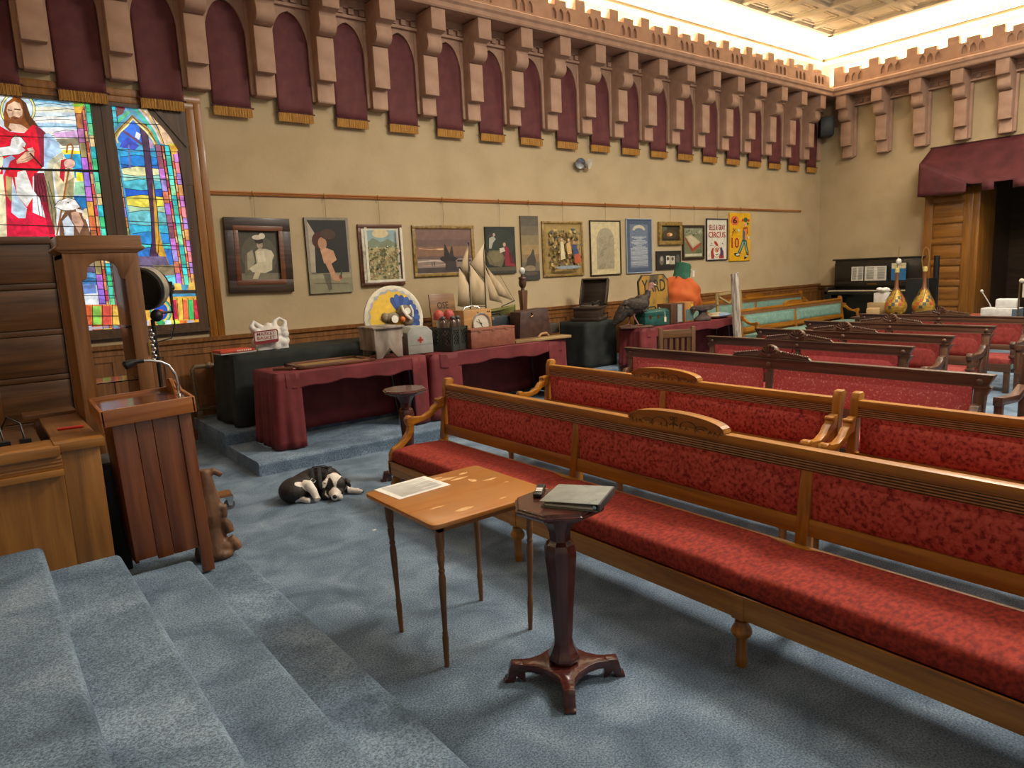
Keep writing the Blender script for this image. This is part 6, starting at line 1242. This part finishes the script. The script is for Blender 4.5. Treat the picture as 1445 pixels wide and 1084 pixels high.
# panelled portal
m = MB(); m.box((15.8, 5.42, .3), (16.15, 6.3, 3.05)); m.box((15.77, 6.14, .3), (15.8, 6.3, 3.05)); m.box((15.77, 5.42, .3), (15.8, 5.58, 3.05))
pm = MB()
for k in range(7): pm.box((15.772, 5.58, .3+k*.415), (15.8, 6.14, .3+k*.415+.11))
for k in range(7): pm.box((15.788, 5.61, .44+k*.415), (15.805, 6.11, .68+k*.415))
m.box((15.775, 5.30, .3), (16.6, 5.42, 3.05))
dr = struct('door_1', m, wood('honey_portal_oak', ['6e4416', '835319', '956224'], 'z', 4), .006); obj('door_panel', pm, wood('honey_portal_oak', ['6e4416', '835319', '956224'], 'y', 4), dr, .006)
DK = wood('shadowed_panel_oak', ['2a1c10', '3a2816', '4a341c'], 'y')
m = MB(); m.box((17.9, 1.0, .3), (18.0, 5.42, 3.6)); m.box((16.4, 5.42, .3), (18.0, 5.5, 3.6)); m.box((16.4, 1.0, 3.6), (18.0, 5.5, 3.7)); m.box((16.4, .9, .3), (18.0, 1.0, 3.6))
for k in range(5):
    for y in (4.45, 3.5, 2.5): m.box((17.87, y-.38, .5+k*.5), (17.9, y+.38, .5+k*.5+.4))
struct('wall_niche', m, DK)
t = thing('canopy', 'maroon fabric canopy with tabbed hem over the far portal', 'canopy', (XB, 6.3, 2.93))
m = MB(); CX = -.75
def zf(y): return .13+.5*max(0, 1-max(0, -y-.1)/.85)**1.1
def cpy(u, v):   # cloth sloping from the wall to the front edge
    y = .06-(5.3*u**1.6); yy = y-.08*v*(1-u); return (-.02+CX*v, yy, 1.0+(zf(yy)-1.0)*v-.07*math.sin(PI*v)*(1+.25*math.sin(u*17)))
m.grid(cpy, 60, 10)
m.grid(lambda u, v: (CX-.02-.03*v+.012*math.sin(u*14)*v, -.02-.86*u, zf(-.02-.86*u)*(1-v)-.01*v), 16, 6)      # front drop beside the portal
m.grid(lambda u, v: (-.02+CX*u, .06-.08*u+.012*math.sin(u*9)*v, (1.0+(zf(.0)-1.0)*u)*(1-v)), 10, 8)   # side
for k in range(9): m.grid(lambda u, v, k=k: (CX-.02, -1.14-.5*k-.2*u, .14-.15*v), 2, 2)
obj('cloth', m, nmat('canopy_maroon', ['48161a', '541e22', '5f272a'], 4, (1, 1, 1), .75, .1, 30), t, 0, None, 60, .006)
obj('rod', MB().tube([(-.02, .08, 1.0), (-.02, -5.3, 1.0)], .015, 8), col('3a1418'), t)
# desk behind the last bench
t = thing('long_table', 'long dark table behind the rearmost bench carrying gourds and boxes', 'table', (12.75, 4.75, 0)); obj('tabletop', MB().box((-.45, -1.9, .71), (.45, 1.3, .75)), walnut('y'), t, .004)
for sx in (-.4, .4):
    for sy in (-1.8, 1.2): obj('leg', MB().box((sx-.03, sy-.03, 0), (sx+.03, sy+.03, .71)), walnut('z'), t)
def gourd(lab, x, y, rz, wire):
    t = thing('gourd_vase', lab, 'gourd', (x, y, .75), rz, 'checkered gourd vases')
    prof = [(.06, 0), (.12, .03), (.155, .085), (.172, .14), (.174, .19), (.16, .245), (.135, .3), (.105, .35), (.08, .4), (.055, .45)]
    bm_ = MB().lathe(prof, n=20)
    for r_ in range(len(prof)-1):
        for k in range(20):
            if 1 <= r_ <= 7 and (k+r_) % 2 == 0 and (k*3+r_*5) % 7 < 4: bm_.m[r_*20+k] = 1+(k*2+r_*3) % 5
    obj('body', bm_, [nmat('gold_weave', ['8a6a24', 'a8842f', 'c49c42'], 14, (1, 1, 3), .4, .3, 40, .3)]+[col(c, .5) for c in ('2c3a34', 'a8402a', '3a4a44', 'b8552c', 'c9b048')], t)
    obj('neck', MB().lathe([(.055, .45), (.034, .5), (.028, .6), (.028, .72), (.032, .75)], n=14), col('7a4c2a', .4), t); obj('collar', MB().lathe([(.045, .44), (.06, .45), (.045, .465)], n=14), BRASS, t); obj('stopper', MB().lathe([(.034, .75), (.034, .82), (.02, .83)], n=12), col('c8b46a'), t)
    m = MB()
    for k in range(6): a = k*PI/3; m.tube([(.16*math.cos(a), .16*math.sin(a), .27), (.06*math.cos(a+.6), .06*math.sin(a+.6), .47)], .004, 5)
    obj('cord', m, col('3a2a18'), t)
    if wire: obj('handle', MB().tube([(.0, -.03, .75), (.0, -.055, .95), (.0, -.04, 1.1), (0, 0, 1.16), (0, .04, 1.1), (0, .055, .95), (0, .03, .75)], .007, 6), col('8a6a3a', .4), t)
    else: obj('plug', MB().ball((0, -.02, .93), (.055, .04, .055), 12, 8), col('cfcabc'), t); obj('rod', MB().tube([(0, .0, .82), (0, -.02, 1.18)], .008, 6), col('8a6a3a', .4), t)
gourd('left of the two gold checkered gourd vases, with a white ball at its neck', 12.6, 5.42, 0, False); gourd('right of the two gold checkered gourd vases, with a tall loop handle', 12.78, 5.05, .3, True)
t = thing('cardboard_carton', 'stacked tan cartons to the left of the gourd vases', 'box', (12.95, 5.83, .75), .1); obj('carton', MB().box((-.2, -.2, 0), (.2, .16, .22)), nmat('kraft', ['9a7f55', 'ac9064'], 9, (1, 1, 1), .8), t, .004)
t = thing('small_carton', 'small tan carton at left foot of the carton stack', 'box', (12.45, 5.72, .75), .3); obj('carton', MB().box((-.11, -.1, 0), (.11, .1, .15)), nmat('kraft2', ['a88a5c', 'b89a6c'], 9, (1, 1, 1), .8), t, .004)
t = thing('tissue_box', 'white tissue box with tissues pulled out, on the tan cartons', 'tissue box', (12.95, 5.8, .97), .2); obj('box', MB().box((-.12, -.12, 0), (.12, .12, .17)), col('d0ccc4'), t, .004); m = MB(); 
for k in range(7): m.ball((random.uniform(-.14, .06), random.uniform(-.06, .1), .19+.05*random.random()), (.07, .06, .04), 8, 6)
blob('tissue', m, .012, col('dedad2', .8), t, None, 2)
t = thing('black_speaker', 'black box speaker standing behind the two gourd vases', 'speaker', (13.9, 5.55, .3), QR); obj('cabinet', MB().box((-.2, -.18, 0), (.2, .18, 1.05)), BLACKM, t, .01); obj('grille', MB().box((-.17, -.19, .1), (.17, -.178, 1.0)), col('1b1b1a', .9), t)
t = thing('black_pole', 'black pole stand just right of the gourd with the loop handle', 'stand', (14.2, 5.42, 0)); obj('pole', MB().tube([(0, 0, 0), (0, 0, 1.75)], .05, 10), BLACKM, t); obj('base', MB().lathe([(.2, 0), (.2, .02), (.05, .04)], n=20), BLACKM, t)
def desk(nm, lab, cat, px, py, w, d, h, c, rz=0):
    p = onZ(px, py, .75); t = thing(nm, lab, cat, (12.7, p.y*12.7/p.x, .75), rz); obj('body', MB().box((-d/2, -w/2, 0), (d/2, w/2, h)), col(c), t, .006); return t
t = desk('paper_stack', 'white papers on the far table, right of the gourd vases', 'paper', 1326, 443, .3, .22, .03, 'd8d4cc')
t = desk('snack_tray', 'small tray with red packets on the far table', 'tray', 1377, 447, .3, .2, .03, 'b8b4b0'); obj('packet', MB().box((-.05, -.08, .03), (.05, .06, .06)), col('b0503c'), t)
t = desk('blue_white_box', 'white and blue box on the far table under a white carton', 'box', 1413, 447, .48, .3, .16, 'd0d0cc'); obj('blue_end', MB().box((-.152, -.242, .01), (.152, -.18, .15)), col('5a6f84'), t)
q = thing('white_carton', 'small white carton on top of the blue and white box', 'carton', (t.location.x, t.location.y-.06, .91), .1); obj('body', MB().box((-.1, -.15, 0), (.1, .13, .14)), col('d8d6d2'), q, .02)
q = thing('desk_microphone', 'thin white gooseneck rod beside the blue and white box', 'microphone', (t.location.x+.2, t.location.y+.25, .75)); obj('gooseneck', MB().tube([(0, -.1, 0), (0, -.02, .2), (0, .1, .4)], .009, 6), col('b0aca4'), q); obj('head', MB().ball((0, .105, .41), .025, 8, 6), col('c8c4bc'), q)
pz = onX(1436, 446, 12.4)
t = thing('sign_stand', 'thin metal stand with a cream card at the right edge', 'stand', (12.2, pz.y*12.2/12.4, 0)); obj('pole', MB().tube([(0, 0, 0), (0, 0, 1.33)], .012, 8), col('8a7a5c', .4, 1), t); obj('card', MB().box((-.01, -.28, 1.1), (.01, -.04, 1.3)), col('c8b69c'), t); obj('finial', MB().ball((0, -.02, 1.34), .035, 8, 6), col('c8c0b0'), t); obj('foot', MB().lathe([(.14, 0), (.14, .015), (.02, .03)], n=16), BLACKM, t)
# ------------------------------------------------------------------ light
w = bpy.data.worlds.new('world'); SC.world = w; w.use_nodes = True; w.node_tree.nodes['Background'].inputs[0].default_value = (1, .9, .78, 1); w.node_tree.nodes['Background'].inputs[1].default_value = WORLD
def area(nm, loc, rot, sx, sy, power, c):
    l = bpy.data.lights.new(nm, 'AREA'); l.shape = 'RECTANGLE'; l.size = sx; l.size_y = sy; l.energy = power; l.color = c
    o = bpy.data.objects.new(nm, l); COL.objects.link(o); o.location = loc; o.rotation_euler = rot; return o
WARM = (1, .86, .66)
# cove lamps behind the battlements, shining up the wall
area('cove_lamp', (5.8, 8.63, 5.62), (PI, 0, 0), 19, .12, COVE*1.0, WARM)
area('cove_lamp', (XB-.13, 1.5, 5.62), (PI, 0, PI/2), 14, .12, COVE*.75, WARM)
# ceiling lamps over the hall
for x, y, p in ((7.2, 1.8, 1.15), (4.0, -1.5, .22), (5.0, 4.5, .16), (12.5, 3.0, .5)):
    area('ceiling_lamp', (x, y, 6.38), (0, 0, 0), 1.6, 1.6, HALL*p, (1, .9, .76))
vs_ = SC.view_settings; vs_.view_transform = 'Standard'; vs_.look = 'None'; vs_.gamma = 1; vs_.use_curve_mapping = False; vs_.exposure = EXPO
